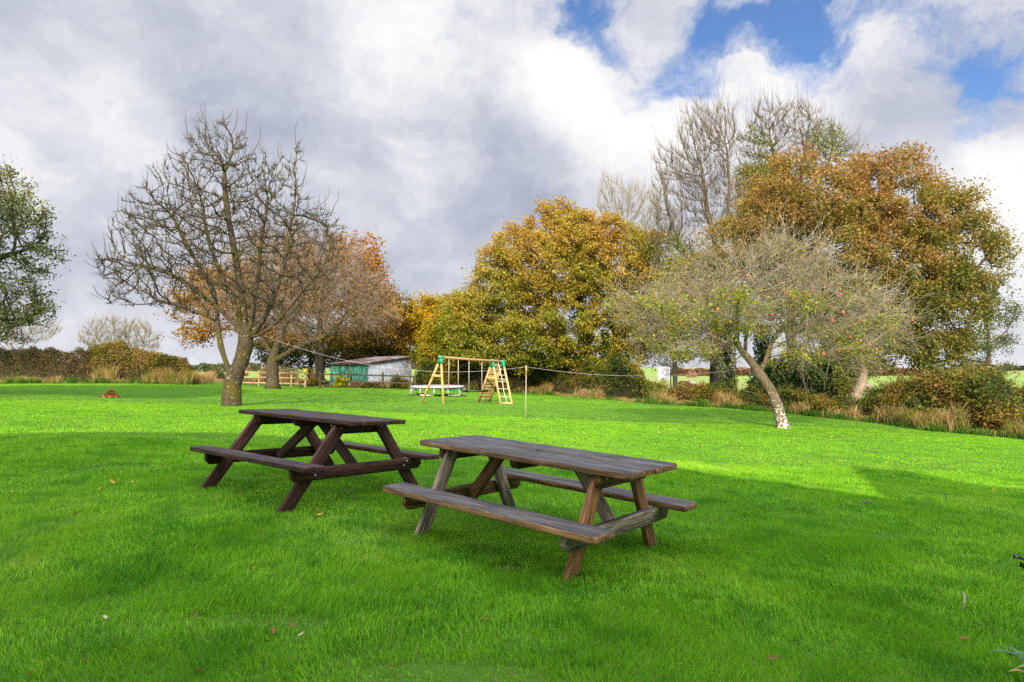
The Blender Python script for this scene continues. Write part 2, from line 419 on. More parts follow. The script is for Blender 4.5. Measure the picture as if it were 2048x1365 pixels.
def blades(n, d0, d1, wid, hgt, seed, calm=1.0, spread=1.08, power=1.0):
    r = np.random.default_rng(seed)
    d = np.sqrt(d0 ** 2 + (d1 ** 2 - d0 ** 2) * r.random(n) ** power)
    x = (r.random(n) * 2 - 1) * (0.81 * d * spread + 2.0)
    y = d * 1.0
    keep = lawn_edge(x, y)
    x, y = x[keep], y[keep]; n = len(x)
    z = ground(x, y)
    clump = vnoise(x, y, 0.35, 1) * 0.5 + vnoise(x, y, 0.11, 2) * 0.5
    big = vnoise(x, y, 2.3, 3)
    h = hgt * (1 + calm * ((0.35 + 0.85 * clump + 0.45 * r.random(n) ** 2) * (0.7 + 0.6 * big) - 1))
    worn = vnoise(x, y, 0.55, 21) > 0.90
    h = np.where(worn, h * 0.45, h)
    az = r.random(n) * 2 * math.pi
    lean = (0.08 + 0.75 * r.random(n) ** 1.6) * h
    lean_az = az + vnoise(x, y, 0.7, 4) * 4.0
    wv = np.stack([np.cos(az), np.sin(az), 0 * az], 1) * (wid * (0.6 + 0.8 * r.random(n)))[:, None] / 2
    b = np.stack([x, y, z - 0.005], 1)
    ld = np.stack([np.cos(lean_az), np.sin(lean_az), 0 * az], 1)
    mid = b + np.array([0, 0, 1]) * (h * 0.6)[:, None] + ld * (lean * 0.3)[:, None]
    tip = b + np.array([0, 0, 1]) * h[:, None] + ld * lean[:, None]
    V = np.stack([b - wv, b + wv, mid + wv * 0.75, mid - wv * 0.75, tip], 1)
    i = np.arange(n) * 5
    q = np.stack([i, i + 1, i + 2, i + 3], 1); t = np.stack([i + 3, i + 2, i + 4], 1)
    hue = 0.40 * vnoise(x, y, 1.1, 5) + 0.25 * vnoise(x, y, 0.25, 6) + 0.35 * r.random(n)
    hue = 0.5 + calm * (hue - 0.5)
    stops = np.array([0, .3, .55, .8, 1.0])
    cols = np.array(GRASS_COLS)
    c = np.stack([np.interp(hue, stops, cols[:, k]) for k in range(3)], 1)
    cool = r.random(n) < 0.16                     # older, bluer blades
    c[cool] = c[cool] * np.array([0.60, 0.72, 1.6])
    dry = r.random(n) < (0.012 + 0.10 * worn)
    c[dry] = np.array([0.30, 0.25, 0.11])
    lush = np.clip((vnoise(x, y, 0.33, 22) * 0.6 + vnoise(x, y, 0.12, 23) * 0.4 - 0.55) / 0.18, 0, 1)[:, None]   # darker clover and moss patches
    c = c * (1 - lush * np.array([0.36, 0.22, 0.1]))
    c *= (1 + 0.4 * calm * (r.random(n) - 0.5))[:, None]
    return V.reshape(-1, 3), q, t, np.repeat(c, 5, 0)

def build_grass():
    m = mat_leaf('grass_blade', 0.25, 0.55, 0.10)
    g = Geo()
    for a in GRASS_BANDS:
        v, q, t, c = blades(*a); g.add(v, q, t, c)
    tag(g.build('grass', m), 'short vivid green lawn grass', 'grass', kind='stuff')
build_grass()
# ------------------------------------------------------------------ picnic tables
def mat_wood(name, top, side, dark, stain=0.5, rough=0.75):
    """weathered timber: grain runs along the board, faces that see the weather have gone grey"""
    n = NT(name)
    gr = n.attr('grain').outputs['Vector']
    a = n.mapping(gr, (2.2, 26, 26))
    f = n.mr(n.noise(a, 1.6, 8, 0.65, 0.6), 0.36, 0.64)
    b = n.noise(n.mapping(gr, (1.2, 5, 5)), 2.0, 4, 0.6)
    fine = n.noise(n.mapping(gr, (5, 120, 120)), 1.0, 3, 0.7)
    tint = n.attr('tint').outputs['Color']
    c = n.mix(f, side, dark)
    c = n.mix(n.mr(b, 0.35, 0.7, 0, stain), c, dark)
    geo = n.n('ShaderNodeNewGeometry')
    sx = n.n('ShaderNodeSeparateXYZ'); n.l(geo.outputs['True Normal'], sx.inputs[0])
    up = n.mr(sx.outputs[2], 0.6, 0.95)
    ct = n.mix(f, top, tuple(x * 0.38 for x in top))
    ct = n.mix(n.mr(b, 0.4, 0.7, 0, 0.7), ct, tuple(x * 1.9 for x in top))
    c = n.mix(1.0, c, tint, 'MULTIPLY')
    bw = n.n('ShaderNodeRGBToBW'); n.l(tint, bw.inputs[0])
    ct = n.mix(1.0, ct, n.ramp(n.math('MULTIPLY', bw.outputs[0], 0.5), [(0.0, (0, 0, 0)), (0.5, (1, 1, 1))]), 'MULTIPLY')
    c = n.mix(up, c, ct)
    c = n.mix(n.mr(fine, 0.55, 0.8, 0, 0.35), c, dark)
    h = n.math('ADD', f, n.math('MULTIPLY', fine, 0.5))
    return n.done(n.principled(c, rough, 0.25, n.bump(h, 0.6, 0.004)))

def bolt_mat():
    return mat_simple('galvanised_bolt', (0.35, 0.36, 0.37), 0.4, 0.5, metal=0.7)
BOLT = bolt_mat()

def picnic_table(label, pos, th, ta, tb, L, W, sh, so, sw, Ls, fx, fo, mat, nplank, round_r, colv, hole, out_leg, bu):
    root = thing('picnic_table', label, 'picnic table')
    c, s = math.cos(th), math.sin(th)
    U = Vector((c, s, ta)).normalized(); V = Vector((-s, c, tb)); V = (V - U * V.dot(U)).normalized(); N = U.cross(V)
    root.matrix_world = Matrix(((U.x, V.x, N.x, pos[0]), (U.y, V.y, N.y, pos[1]), (U.z, V.z, N.z, pos[2]), (0, 0, 0, 1)))
    H = 0.74
    rs = random.Random(int(L * 1000))
    sd = lambda: (rs.uniform(0, 50), rs.uniform(0, 50), rs.uniform(0, 50))
    tn = lambda k=0.18: tuple([rs.uniform(1 - k, 1 + k)] * 3)
    # top
    g = Geo(); tt = 0.042; gap = 0.008; pw = (W - gap * (nplank - 1)) / nplank
    for i in range(nplank):
        y0 = -W / 2 + i * (pw + gap)
        cs = set()
        if i == 0: cs = {'ll', 'lr'}
        if i == nplank - 1: cs = {'ul', 'ur'}
        e0 = -L / 2 + rs.uniform(-.006, .006); e1 = L / 2 + rs.uniform(-.006, .006)
        o = rounded(e0, e1, y0, y0 + pw, round_r, cs if round_r > 0.01 else set())
        if hole and i == nplank // 2:
            pass
        M = Matrix.Translation((0, 0, H - tt / 2 + rs.uniform(-.0015, .0015)))
        add_prism(g, o, tt, M, 0.005, tn(0.3), sd())
    top = g.build('tabletop', mat, root, grain=True)
    if hole:
        g = Geo(); a = np.arange(24) / 24 * 2 * math.pi
        ring = lambda r, z: np.stack([r * np.cos(a), r * np.sin(a), 0 * a + z], 1)
        v = np.concatenate([ring(0.026, H + 0.004), ring(0.020, H + 0.006), ring(0.019, H + 0.003)])
        i = np.arange(24); j = (i + 1) % 24
        g.add(v, np.concatenate([np.stack([i, j, 24 + j, 24 + i], 1), np.stack([24 + i, 24 + j, 48 + j, 48 + i], 1)]), np.stack([0 * i[1:-1] + 48, 48 + i[1:-1], 48 + i[2:]], 1))
        g.build('parasol_hole', mat_simple('parasol_hole_black', (0.012, 0.011, 0.010), 0.7), top)
    # seats
    st = 0.045
    for sg in (-1, 1):
        g = Geo(); w1 = (sw - 0.008) / 2
        for k in range(2):
            a0 = so - (k + 1) * w1 - k * 0.008; a1 = a0 + w1
            y0, y1 = (a0, a1) if sg > 0 else (-a1, -a0)
            cs = set()
            if k == 0: cs = {'ul', 'ur'} if sg > 0 else {'ll', 'lr'}
            o = rounded(-Ls / 2, Ls / 2, y0, y1, round_r, cs if round_r > 0.01 else set())
            add_prism(g, o, st, Matrix.Translation((0, 0, sh - st / 2 + rs.uniform(-.001, .001))), 0.006, tn(0.2), sd())
        g.build('seat', mat, root, grain=True)
    # legs, seat beams and top battens at both ends
    lw, lt = 0.118, 0.045
    zb = sh - st - 0.001
    for e in (-1, 1):
        ul = e * fx
        for sg in (-1, 1):
            g = Geo()
            topv = Vector((ul, sg * min(0.24, W / 2 - 0.1), H - tt - 0.004)); foot = Vector((ul, sg * (fo + 0.05 * fo / H), -0.09))
            d = (foot - topv).normalized()
            t, s2, n2 = frame_from(topv, foot, (1, 0, 0))
            # square cut ends level with the ground and the top
            Lg = (foot - topv).length; sk = lw / 2 * abs(d.y) / max(abs(d.z), .2)
            sgn = 1 if (s2.z > 0) else -1
            out = [(-Lg / 2 + sgn * -sk, -lw / 2), (Lg / 2 + sgn * -sk, -lw / 2), (Lg / 2 + sgn * sk, lw / 2), (-Lg / 2 + sgn * sk, lw / 2)]
            mid = (topv + foot) / 2
            M = Matrix(((t.x, s2.x, n2.x, mid.x), (t.y, s2.y, n2.y, mid.y), (t.z, s2.z, n2.z, mid.z), (0, 0, 0, 1)))
            add_prism(g, out, lt, M, 0.004, colv(rs), sd())
            g.build('leg', mat, root, grain=True)
        ub = ul + e * (lt + 0.002)
        g = Geo()
        add_board(g, (ub, -so + 0.035, zb - 0.058), (ub, so - 0.035, zb - 0.058), 0.116, lt, (1, 0, 0) if e > 0 else (1, 0, 0), 0.004, colv(rs), sd(), cham=None)
        b = g.build('seat_beam', mat, root, grain=True)
        chamfer_ends(b, so - 0.035, zb - 0.116)
        g = Geo()
        bv = W / 2 - 0.03
        ut = ul - e * (lt + 0.002) if out_leg else ub
        add_board(g, (ut, -bv, H - tt - 0.052), (ut, bv, H - tt - 0.052), 0.098, lt, (1, 0, 0), 0.004, colv(rs), sd())
        b = g.build('top_batten', mat, root, grain=True)
        chamfer_ends(b, bv, H - tt - 0.101, 0.04)
        # bolts
        for sg in (-1, 1):
            vb = np.interp(zb - 0.05, [0, H - tt], [fo, 0.24])
            for (uu, vv, zz) in ((ub + e * lt / 2, sg * (vb + 0.02), zb - 0.03), (ub + e * lt / 2, sg * (vb - 0.02), zb - 0.07), ((ul if out_leg else ub) + e * lt / 2, sg * 0.25, H - tt - 0.04)):
                g = Geo(); add_tube(g, [(uu - e * 0.01, vv, zz), (uu + e * 0.004, vv, zz)], 0.010, 8)
                g.build('bolt', BOLT, root)
    # centre batten and diagonal braces
    g = Geo(); bv = W / 2 - 0.05
    add_board(g, (0, -bv, H - tt - 0.037), (0, bv, H - tt - 0.037), 0.07, 0.07, (1, 0, 0), 0.004, colv(rs), sd())
    b = g.build('top_batten', mat, root, grain=True); chamfer_ends(b, bv, H - tt - 0.072, 0.035)
    for e in (-1, 1):
        g = Geo()
        add_board(g, (e * (fx - 0.015), 0, zb - 0.085), (e * bu, 0, H - tt - 0.03), 0.10, 0.043, (0, 1, 0), 0.004, colv(rs), sd())
        g.build('brace', mat, root, grain=True)
    return root

def chamfer_ends(o, half, zlow, c=0.045):
    """saw the lower corners off a cross beam"""
    me = o.data
    bm = bmesh.new(); bm.from_mesh(me)
    for sg in (-1, 1):
        n = Vector((0, sg, -1)).normalized()
        r = bmesh.ops.bisect_plane(bm, geom=bm.verts[:] + bm.edges[:] + bm.faces[:], plane_co=(0, sg * (half - c), zlow), plane_no=n, clear_outer=True)
        ed = [x for x in r['geom_cut'] if isinstance(x, bmesh.types.BMEdge)]
        if ed: bmesh.ops.contextual_create(bm, geom=ed)
    bmesh.ops.triangulate(bm, faces=[f for f in bm.faces if len(f.verts) > 4])
    bm.to_mesh(me); bm.free()

wood_red = mat_wood('dark_red_stained_wood', (0.044, 0.033, 0.032), (0.112, 0.047, 0.030), (0.022, 0.010, 0.008), 0.55, 0.7)
wood_brown = mat_wood('weathered_brown_wood', (0.068, 0.065, 0.068), (0.39, 0.215, 0.085), (0.100, 0.054, 0.025), 0.6, 0.72)
def col_red(rs):
    k = rs.uniform(0.7, 1.35); return (k, k, k)
SILV, HONEY, DARKB = (1.25, 1.8, 3.0), (1.25, 1.08, 0.95), (0.55, 0.55, 0.55)     # boards gone silver, bare honey coloured, still stained
BOARDS = iter([SILV, (1.0, 1.5, 2.6), (0.95, 1.0, 1.1), DARKB, HONEY, (1.1, 1.0, 0.9), SILV, (0.8, 0.8, 0.8), DARKB, (0.8, 0.75, 0.7), SILV])
def col_brown(rs): return next(BOARDS)
TABLE_RED = picnic_table('dark reddish stained picnic table standing further back on the lawn', (-2.07, 6.675, 0.095), -0.64, -0.02, -0.04, 1.943, 0.666, 0.363, 0.834, 0.205, 1.971, 0.681, 0.776,
             wood_red, 7, 0.0, col_red, False, True, 0.06)
TABLE_BROWN = picnic_table('weathered brown picnic table with a parasol hole, nearest on the lawn', (0.188, 5.202, -0.093), -0.698, -0.035, -0.017, 2.098, 0.746, 0.393, 0.767, 0.249, 2.09, 0.737, 0.588,
             wood_brown, 6, 0.05, col_brown, True, False, 0.40)
# ------------------------------------------------------------------ trees: space colonisation inside a crown outline
def ell(px, py, d, rx, ry, rz, n, r, shell=0.0):
    """n points in an ellipsoid given by its centre and half size in the photograph (px) and its depth half size (m)"""
    p = r.normal(size=(n, 3)); p /= np.linalg.norm(p, axis=1, keepdims=True)
    p *= (r.random(n) ** (1 / (3.0 + 4 * shell)))[:, None]
    return P3(px + rx * p[:, 0], py + ry * p[:, 1], d + rz * p[:, 2])

def colonize(init, A, D, di, dk, r, maxit=150, jit=0.12, bias=(0, 0, 0), maxn=12000):
    """init: list of (points, parent index or None); returns positions and parents"""
    pos, par = [], []
    for pts, p0 in init:
        prev = p0 if p0 is not None else -1
        for p in pts:
            pos.append(np.asarray(p, float)); par.append(prev); prev = len(pos) - 1
    pos = np.array(pos); par = list(par)
    A = np.asarray(A, float)
    nd = np.full(len(A), 1e9); ni = np.zeros(len(A), int)
    new0 = 0
    kids = np.zeros(len(pos), int)
    for i, p in enumerate(par):
        if p >= 0: kids[p] += 1
    bias = np.asarray(bias, float)
    age = np.zeros(len(A), int)
    for it in range(maxit):
        newp = pos[new0:]
        for s in range(0, len(newp), 400):
            dd = np.linalg.norm(A[:, None, :] - newp[None, s:s + 400, :], axis=2)
            k = dd.argmin(1); m = dd[np.arange(len(A)), k]
            u = m < nd
            nd[u] = m[u]; ni[u] = k[u] + new0 + s; age[u] = 0
        age += 1
        keep = (nd > dk) & (age < 9)
        A, nd, ni, age = A[keep], nd[keep], ni[keep], age[keep]
        if not len(A): break
        act = nd < di
        if not act.any():
            act = nd < nd.min() * 1.2
        dirs = (A[act] - pos[ni[act]]) / nd[act][:, None]
        un, inv = np.unique(ni[act], return_inverse=True)
        sm = np.zeros((len(un), 3)); np.add.at(sm, inv, dirs)
        sm /= np.linalg.norm(sm, axis=1, keepdims=True) + 1e-6
        ok = kids[un] < 3
        un, sm = un[ok], sm[ok]
        if not len(un): break
        sm = sm + r.normal(size=sm.shape) * jit + bias
        # keep some of the parent's heading so limbs run on
        pp = np.array(par)[un]
        hd = np.where((pp >= 0)[:, None], pos[un] - pos[np.maximum(pp, 0)], 0)
        hd /= np.linalg.norm(hd, axis=1, keepdims=True) + 1e-6
        sm = sm + hd * 0.35 * (kids[un] == 0)[:, None]
        sm /= np.linalg.norm(sm, axis=1, keepdims=True)
        new0 = len(pos)
        pos = np.concatenate([pos, pos[un] + sm * D])
        par.extend(int(i) for i in un)
        kids[un] += 1
        kids = np.concatenate([kids, np.zeros(len(un), int)])
        if len(pos) > maxn: break
    return pos, np.array(par)

class Skel:
    def __init__(self, pos, par, tip, base, flare=1.35, flare_h=0.5, taper=0.65):
        n = len(pos)
        self.pos, self.par = pos, par
        kids = [[] for _ in range(n)]
        for i in range(n):
            if par[i] >= 0: kids[par[i]].append(i)
        self.kids = kids
        tips = np.zeros(n)
        for i in range(n - 1, -1, -1):
            if not kids[i]: tips[i] = 1
            if par[i] >= 0: tips[par[i]] += tips[i]
        nt = max(tips[0], 2)
        e0 = min(0.40, math.log(base / tip) / math.log(nt))
        boost = base / (tip * nt ** e0)
        rad = tip * tips ** e0 * (1 + (boost - 1) * (tips / nt) ** taper)
        self.tips = tips
        # slow taper along unbranched runs
        depth = np.zeros(n)
        for i in range(n):
            if par[i] >= 0: depth[i] = depth[par[i]] + np.linalg.norm(pos[i] - pos[par[i]])
        self.depth = depth
        h = depth
        rad = rad * (1 + (flare - 1) * np.exp(-h / flare_h * 2.0) * (tips > 0.5 * nt))
        self.rad = rad
        self.tipset = np.array([i for i in range(n) if not kids[i]])
    def heading(self):
        p = np.maximum(self.par, 0)
        h = self.pos - self.pos[p]
        return h / (np.linalg.norm(h, axis=1, keepdims=True) + 1e-6)
    def smooth(self, k=2, w=0.5):
        for _ in range(k):
            new = self.pos.copy()
            for i in range(len(self.pos)):
                p = self.par[i]
                if p < 0 or not self.kids[i]: continue
                m = max(self.kids[i], key=lambda j: self.rad[j])
                new[i] = self.pos[i] * (1 - w) + w * 0.5 * (self.pos[p] + self.pos[m])
            self.pos = new
    def mesh(self, g, col=(1, 1, 1), minr=0.0, knob=0.0, r=None):
        """all limbs as tubes, each running on through its thickest child"""
        chains = []
        st = [(0, -1)]
        while st:
            i, p = st.pop()
            c = [p] if p >= 0 else []
            j = i
            while True:
                c.append(j)
                if not self.kids[j]: break
                ks = sorted(self.kids[j], key=lambda q: -self.rad[q])
                for q in ks[1:]: st.append((q, j))
                j = ks[0]
            if len(c) > 1: chains.append(c)
        groups = {}
        for c in chains:
            rr = self.rad[c].copy()
            if len(c) > 1 and self.par[c[1]] == c[0] and c[0] != 0: rr[0] = min(rr[0], rr[1] * 1.25)
            if rr.max() < minr: continue
            rm = rr[1] if len(rr) > 1 else rr[0]
            k = 12 if rm > 0.12 else 8 if rm > 0.05 else 6 if rm > 0.02 else 4 if rm > 0.008 else 3
            rr[-1] *= 0.6
            if knob and r is not None: rr *= 1 + knob * r.normal(size=len(rr)).clip(-1.5, 1.5) * np.clip(0.05 / np.maximum(rr, 1e-4), 0.12, 1)
            groups.setdefault((len(c), k), []).append((self.pos[c], rr))
        for (n, k), L in groups.items():
            v, q, t = tubes(np.array([a for a, _ in L]), np.array([b for _, b in L]), k)
            g.add(v, q, t, col)

def add_twigs(g, base, head, n, length, rad, r, up=0.2, spread=0.9, seg=3, droop=0.0, col=(1, 1, 1), k=3, curl=0.25):
    """thin side shoots: base (m,3) origins and headings; n shoots drawn at random. Returns the tips"""
    i = r.integers(0, len(base), n)
    b = base[i]
    d = head[i] + r.normal(size=(n, 3)) * spread + np.array([0, 0, up])
    d /= np.linalg.norm(d, axis=1, keepdims=True)
    L = length * (0.4 + 0.9 * r.random(n))
    P = [b]; cur = d
    for s in range(seg):
        P.append(P[-1] + cur * (L / seg)[:, None])
        cur = cur + r.normal(size=(n, 3)) * curl + np.array([0, 0, up * 0.4 - droop])
        cur /= np.linalg.norm(cur, axis=1, keepdims=True)
    P = np.stack(P, 1)
    f = np.linspace(1, 0.45, seg + 1)
    v, q, t = tubes(P, rad * (0.7 + 0.6 * r.random(n))[:, None] * f[None], k, False)
    g.add(v, q, t, col)
    return P[:, -1], cur, P

def add_leaves(g, pos, size, r, colfn, up=0.35, aspect=0.6, outward=None, fold=0.25, droop=0.0):
    """one small folded leaf at every point"""
    n = len(pos)
    a = r.normal(size=(n, 3)); a[:, 2] -= droop
    if outward is not None: a += outward
    a /= np.linalg.norm(a, axis=1, keepdims=True)
    nn = r.normal(size=(n, 3)) + np.array([0, 0, up * 3])
    nn -= a * (nn * a).sum(1, keepdims=True)
    nn /= np.linalg.norm(nn, axis=1, keepdims=True) + 1e-6
    s = np.cross(nn, a)
    L = size * (0.6 + 0.8 * r.random(n)); Wd = L * aspect * (0.8 + 0.4 * r.random(n))
    b = pos - a * (L * 0.5)[:, None]
    t = pos + a * (L * 0.5)[:, None]
    up_ = nn * (L * fold)[:, None] * r.random(n)[:, None]
    l = pos + s * (Wd * 0.5)[:, None] + up_ - a * (L * 0.06)[:, None]
    rr = pos - s * (Wd * 0.5)[:, None] + up_ - a * (L * 0.06)[:, None]
    V = np.stack([b, rr, t, l], 1).reshape(-1, 3)
    i = np.arange(n) * 4
    tr = np.concatenate([np.stack([i, i + 1, i + 2], 1), np.stack([i, i + 2, i + 3], 1)])
    c = colfn(pos, r)
    g.add(V, None, tr, np.repeat(c, 4, 0))

def palette(cols, w=None, jitter=0.18, field=None):
    """random mix of leaf colours; field(pos) in 0..1 slides the choice along the list"""
    cols = np.array(cols, float)
    def f(pos, r):
        n = len(pos)
        if field is not None:
            x = np.clip(field(pos) + r.normal(size=n) * 0.16, 0, 1) * (len(cols) - 1)
            i = np.floor(x).astype(int).clip(0, len(cols) - 2); a = (x - i)[:, None]
            c = cols[i] * (1 - a) + cols[i + 1] * a
        else:
            c = cols[r.choice(len(cols), n, p=w)]
        return c * (1 + r.normal(size=(n, 1)) * jitter).clip(0.5, 1.6) * (1 + r.normal(size=(n, 3)) * 0.05)
    return f

def n3(p, s, seed=0):
    """cheap smooth 3-D noise in 0..1"""
    q = p / s
    return (vnoise(q[:, 0] + q[:, 2] * 0.7, q[:, 1] * 0.8 - q[:, 2] * 0.9 + 17, 1.0, seed) + vnoise(q[:, 2] * 1.1 + 31, q[:, 0] - q[:, 1] * 0.6 + 9, 1.0, seed + 1)) * 0.5

def limb(points, r, n=10, jit=0.05):
    """smooth wandering polyline through the given points"""
    pts = np.array([tuple(p) for p in points], float)
    L = np.concatenate([[0], np.cumsum(np.linalg.norm(np.diff(pts, axis=0), axis=1))])
    s = np.linspace(0, L[-1], n)
    out = np.stack([np.interp(s, L, pts[:, k]) for k in range(3)], 1)
    for _ in range(2): out[1:-1] = 0.25 * out[:-2] + 0.5 * out[1:-1] + 0.25 * out[2:]
    out[1:] += r.normal(size=(n - 1, 3)) * jit
    return out

def thin_nodes(sk, rmax, rmin=0.0):
    return np.where((sk.rad <= rmax) & (sk.rad >= rmin) & (sk.par >= 0))[0]

def leaf_points(sk, nodes, n, spread, r, flat=0.75):
    i = nodes[r.integers(0, len(nodes), n)]
    p = np.maximum(sk.par[i], 0)
    f = r.random((n, 1))
    return sk.pos[i] * f + sk.pos[p] * (1 - f) + r.normal(size=(n, 3)) * spread * np.array([1, 1, flat])

def tree(name, label, base, init, A, bark, D, di, dk, tip, brad, r, jit=0.12, bias=(0, 0, 0.05), smooth=2, twigs=None, leaves=None, leafmat=None, group=None, cat='tree', knob=0.0, flare=1.35, maxn=9000, trunk_col=(1, 1, 1), taper=0.65):
    """thing > trunk (with its limbs), twigs, crown"""
    root = thing(name, label, cat, base, 0, group)
    org = np.array(base[:])
    pos, par = colonize(init, A, D, di, dk, r, jit=jit, bias=bias, maxn=maxn)
    sk = Skel(pos, par, tip, brad, flare, taper=taper)
    sk.smooth(smooth)
    g = Geo(); sk.mesh(g, trunk_col, knob=knob, r=r)
    g.build('trunk', bark, root, smooth=True, origin=org)
    tw_tips = None
    if twigs:
        g = Geo(); hd = sk.heading(); tt = []
        for t in twigs:
            nodes = thin_nodes(sk, t.get('rmax', tip * 4))
            kw = {k: v for k, v in t.items() if k in ('up', 'spread', 'seg', 'droop', 'col', 'k', 'curl')}
            tp, th, _ = add_twigs(g, sk.pos[nodes], hd[nodes], t['n'], t['len'], t['rad'], r, **kw)
            tt.append(tp)
        g.build('twigs', twigs[0].get('mat', bark), root, smooth=True, origin=org)
        tw_tips = np.concatenate(tt)
    if leaves:
        g = Geo()
        for lf in leaves:
            nodes = thin_nodes(sk, lf.get('rmax', tip * 3))
            if 'where' in lf:
                nodes = nodes[lf['where'](sk.pos[nodes])]
            if not len(nodes): continue
            p = leaf_points(sk, nodes, lf['n'], lf['spread'], r, lf.get('flat', 0.75))
            if lf.get('clump'):
                p = p[n3(p, lf['clump'], lf.get('seed', 3)) > lf.get('cut', 0.42)]
            add_leaves(g, p, lf['size'], r, lf['col'], lf.get('up', 0.35), lf.get('aspect', 0.6), droop=lf.get('droop', 0.0))
        g.build('crown', leafmat, root, origin=org)
    return root, sk
# ------------------------------------------------------------------ the trees
def G(px, d):
    return under(px, d)
LEAF = mat_leaf('autumn_leaf', 0.35, 0.55, 0.2)
LEAF_GLOSS = mat_leaf('evergreen_leaf', 0.15, 0.4, 0.4)

bark_mossy = mat_bark('mossy_bark', (0.030, 0.024, 0.018), (0.100, 0.081, 0.057), (0.080, 0.072, 0.016), 0.55, (0.34, 0.33, 0.27), 0.24, 5, 11)
bark_twig = mat_bark('lichened_twig_bark', (0.042, 0.034, 0.025), (0.130, 0.108, 0.076), (0.11, 0.10, 0.03), 0.4, (0.30, 0.29, 0.21), 0.18, 5, 5.0)
bark_grey = mat_bark('grey_brown_bark', (0.062, 0.050, 0.037), (0.185, 0.150, 0.108), (0.10, 0.10, 0.03), 0.25, None, 0, 4)
bark_dark = mat_bark('dark_oak_bark', (0.035, 0.030, 0.024), (0.110, 0.095, 0.075), (0.06, 0.075, 0.02), 0.4, None, 0, 4)
bark_pale = mat_bark('pale_ash_bark', (0.13, 0.115, 0.085), (0.31, 0.28, 0.20), (0.16, 0.17, 0.05), 0.3, None, 0, 4)
bark_pink = mat_bark('pinkish_twig_bark', (0.13, 0.10, 0.08), (0.31, 0.25, 0.20), None, 0, (0.34, 0.33, 0.27), 0.15, 4)
bark_apple = mat_bark('lichen_white_apple_bark', (0.060, 0.048, 0.035), (0.20, 0.165, 0.12), (0.11, 0.105, 0.03), 0.25, (0.60, 0.59, 0.53), 0.62, 5, 13, low=(0.35, 1.0))

def polyP(pts, d):
    return [P3(x, y, d + dz) for x, y, dz in pts]

# old bare tree standing alone on the lawn
def old_bare():
    r = np.random.default_rng(21)
    b = at(462, 812); d = b.y
    # forking trunk: a pale limb to the left and a thick one to the right that forks again
    tr = limb([b - Vector((0, 0, .1)), P3(462, 790, d), P3(467, 758, d)], r, 6, .012)
    left = limb([P3(456, 742, d), P3(446, 712, d), P3(438, 678, d + .2), P3(434, 650, d + .4)], r, 7, .02)
    right = limb([P3(478, 735, d), P3(487, 708, d), P3(494, 684, d - .1)], r, 6, .015)
    iL, iR = 12, 18
    rest = [(iR, [(484, 650, 0), (462, 590, .1), (430, 520, .2), (412, 470, .2), (405, 410, .2)]), (iR, [(490, 645, 0), (484, 580, -.2), (466, 500, -.3), (455, 420, -.3), (448, 340, -.3)]),
            (iR, [(503, 648, -.1), (512, 590, -.2), (520, 520, -.2), (528, 450, -.2), (535, 390, -.2)]), (iR, [(515, 664, -.3), (540, 620, -.5), (562, 560, -.6), (578, 480, -.6), (590, 400, -.5)]), (iR, [(520, 670, -.4), (560, 640, -.7), (600, 590, -.8), (640, 540, -.8)]),
            (iR, [(470, 645, .2), (430, 610, .4), (385, 575, .5), (340, 545, .5), (290, 530, .5)]), (iL, [(436, 610, .4), (420, 560, .5), (375, 490, .6), (345, 430, .6)]), (iL, [(415, 630, .2), (370, 615, 0), (320, 605, 0)])]
    init = [(tr, None), (left, 5), (right, 5)] + [(limb([P3(x, y, d + z) for x, y, z in p], r, max(4, 2 * len(p)), .03), i) for i, p in rest]
    E_ = [(450, 400, d, 110, 130, 1.9, 520), (420, 330, d, 75, 95, 1.0, 200), (440, 280, d, 38, 48, .5, 70), (545, 420, d, 80, 110, 1.5, 330), (590, 330, d, 22, 50, .4, 40),
          (330, 470, d, 120, 90, 1.9, 480), (260, 540, d, 75, 55, 1.5, 240), (215, 530, d, 30, 28, .5, 50), (620, 500, d, 70, 90, 1.6, 330), (670, 470, d, 35, 35, .6, 60), (300, 420, d, 60, 50, 1, 130), (330, 340, d, 30, 40, .6, 50),
          (300, 590, d, 75, 38, 1.2, 150), (230, 600, d, 30, 22, .5, 40), (480, 540, d - 1, 150, 80, 1.3, 330), (560, 600, d, 75, 55, 1.3, 160), (380, 600, d + .4, 60, 45, 1.2, 110), (450, 480, d, 170, 120, 2.3, 650), (430, 300, d, 55, 60, .7, 120), (500, 370, d, 60, 90, 1, 200), (405, 255, d, 14, 26, .3, 14), (442, 255, d, 14, 26, .3, 14), (596, 300, d, 12, 30, .3, 14), (490, 275, d, 10, 26, .3, 12), (340, 320, d, 14, 26, .3, 12)]
    A = np.concatenate([ell(*e[:6], max(10, int(e[6] * 0.78)), r, 0.25) for e in E_])
    return tree('bare_orchard_tree', 'large leafless mossy tree with forked trunk standing alone on the open lawn', b, init, A, bark_mossy, 0.12, 1.2, 0.19, 0.0095, 0.27, r, jit=0.34, bias=(0, 0, 0.30), smooth=1, knob=0.14, flare=1.2, maxn=20000, taper=0.9,
         twigs=[dict(n=7000, len=0.15, rad=0.0105, rmax=0.035, up=0.4, spread=0.75, seg=2, mat=bark_twig, curl=0.5), dict(n=3200, len=0.32, rad=0.0085, rmax=0.025, up=0.5, spread=0.5, seg=3, curl=0.45), dict(n=420, len=0.75, rad=0.0125, rmax=0.016, up=1.1, spread=0.25, seg=5, curl=0.22)])[0]
old_bare()

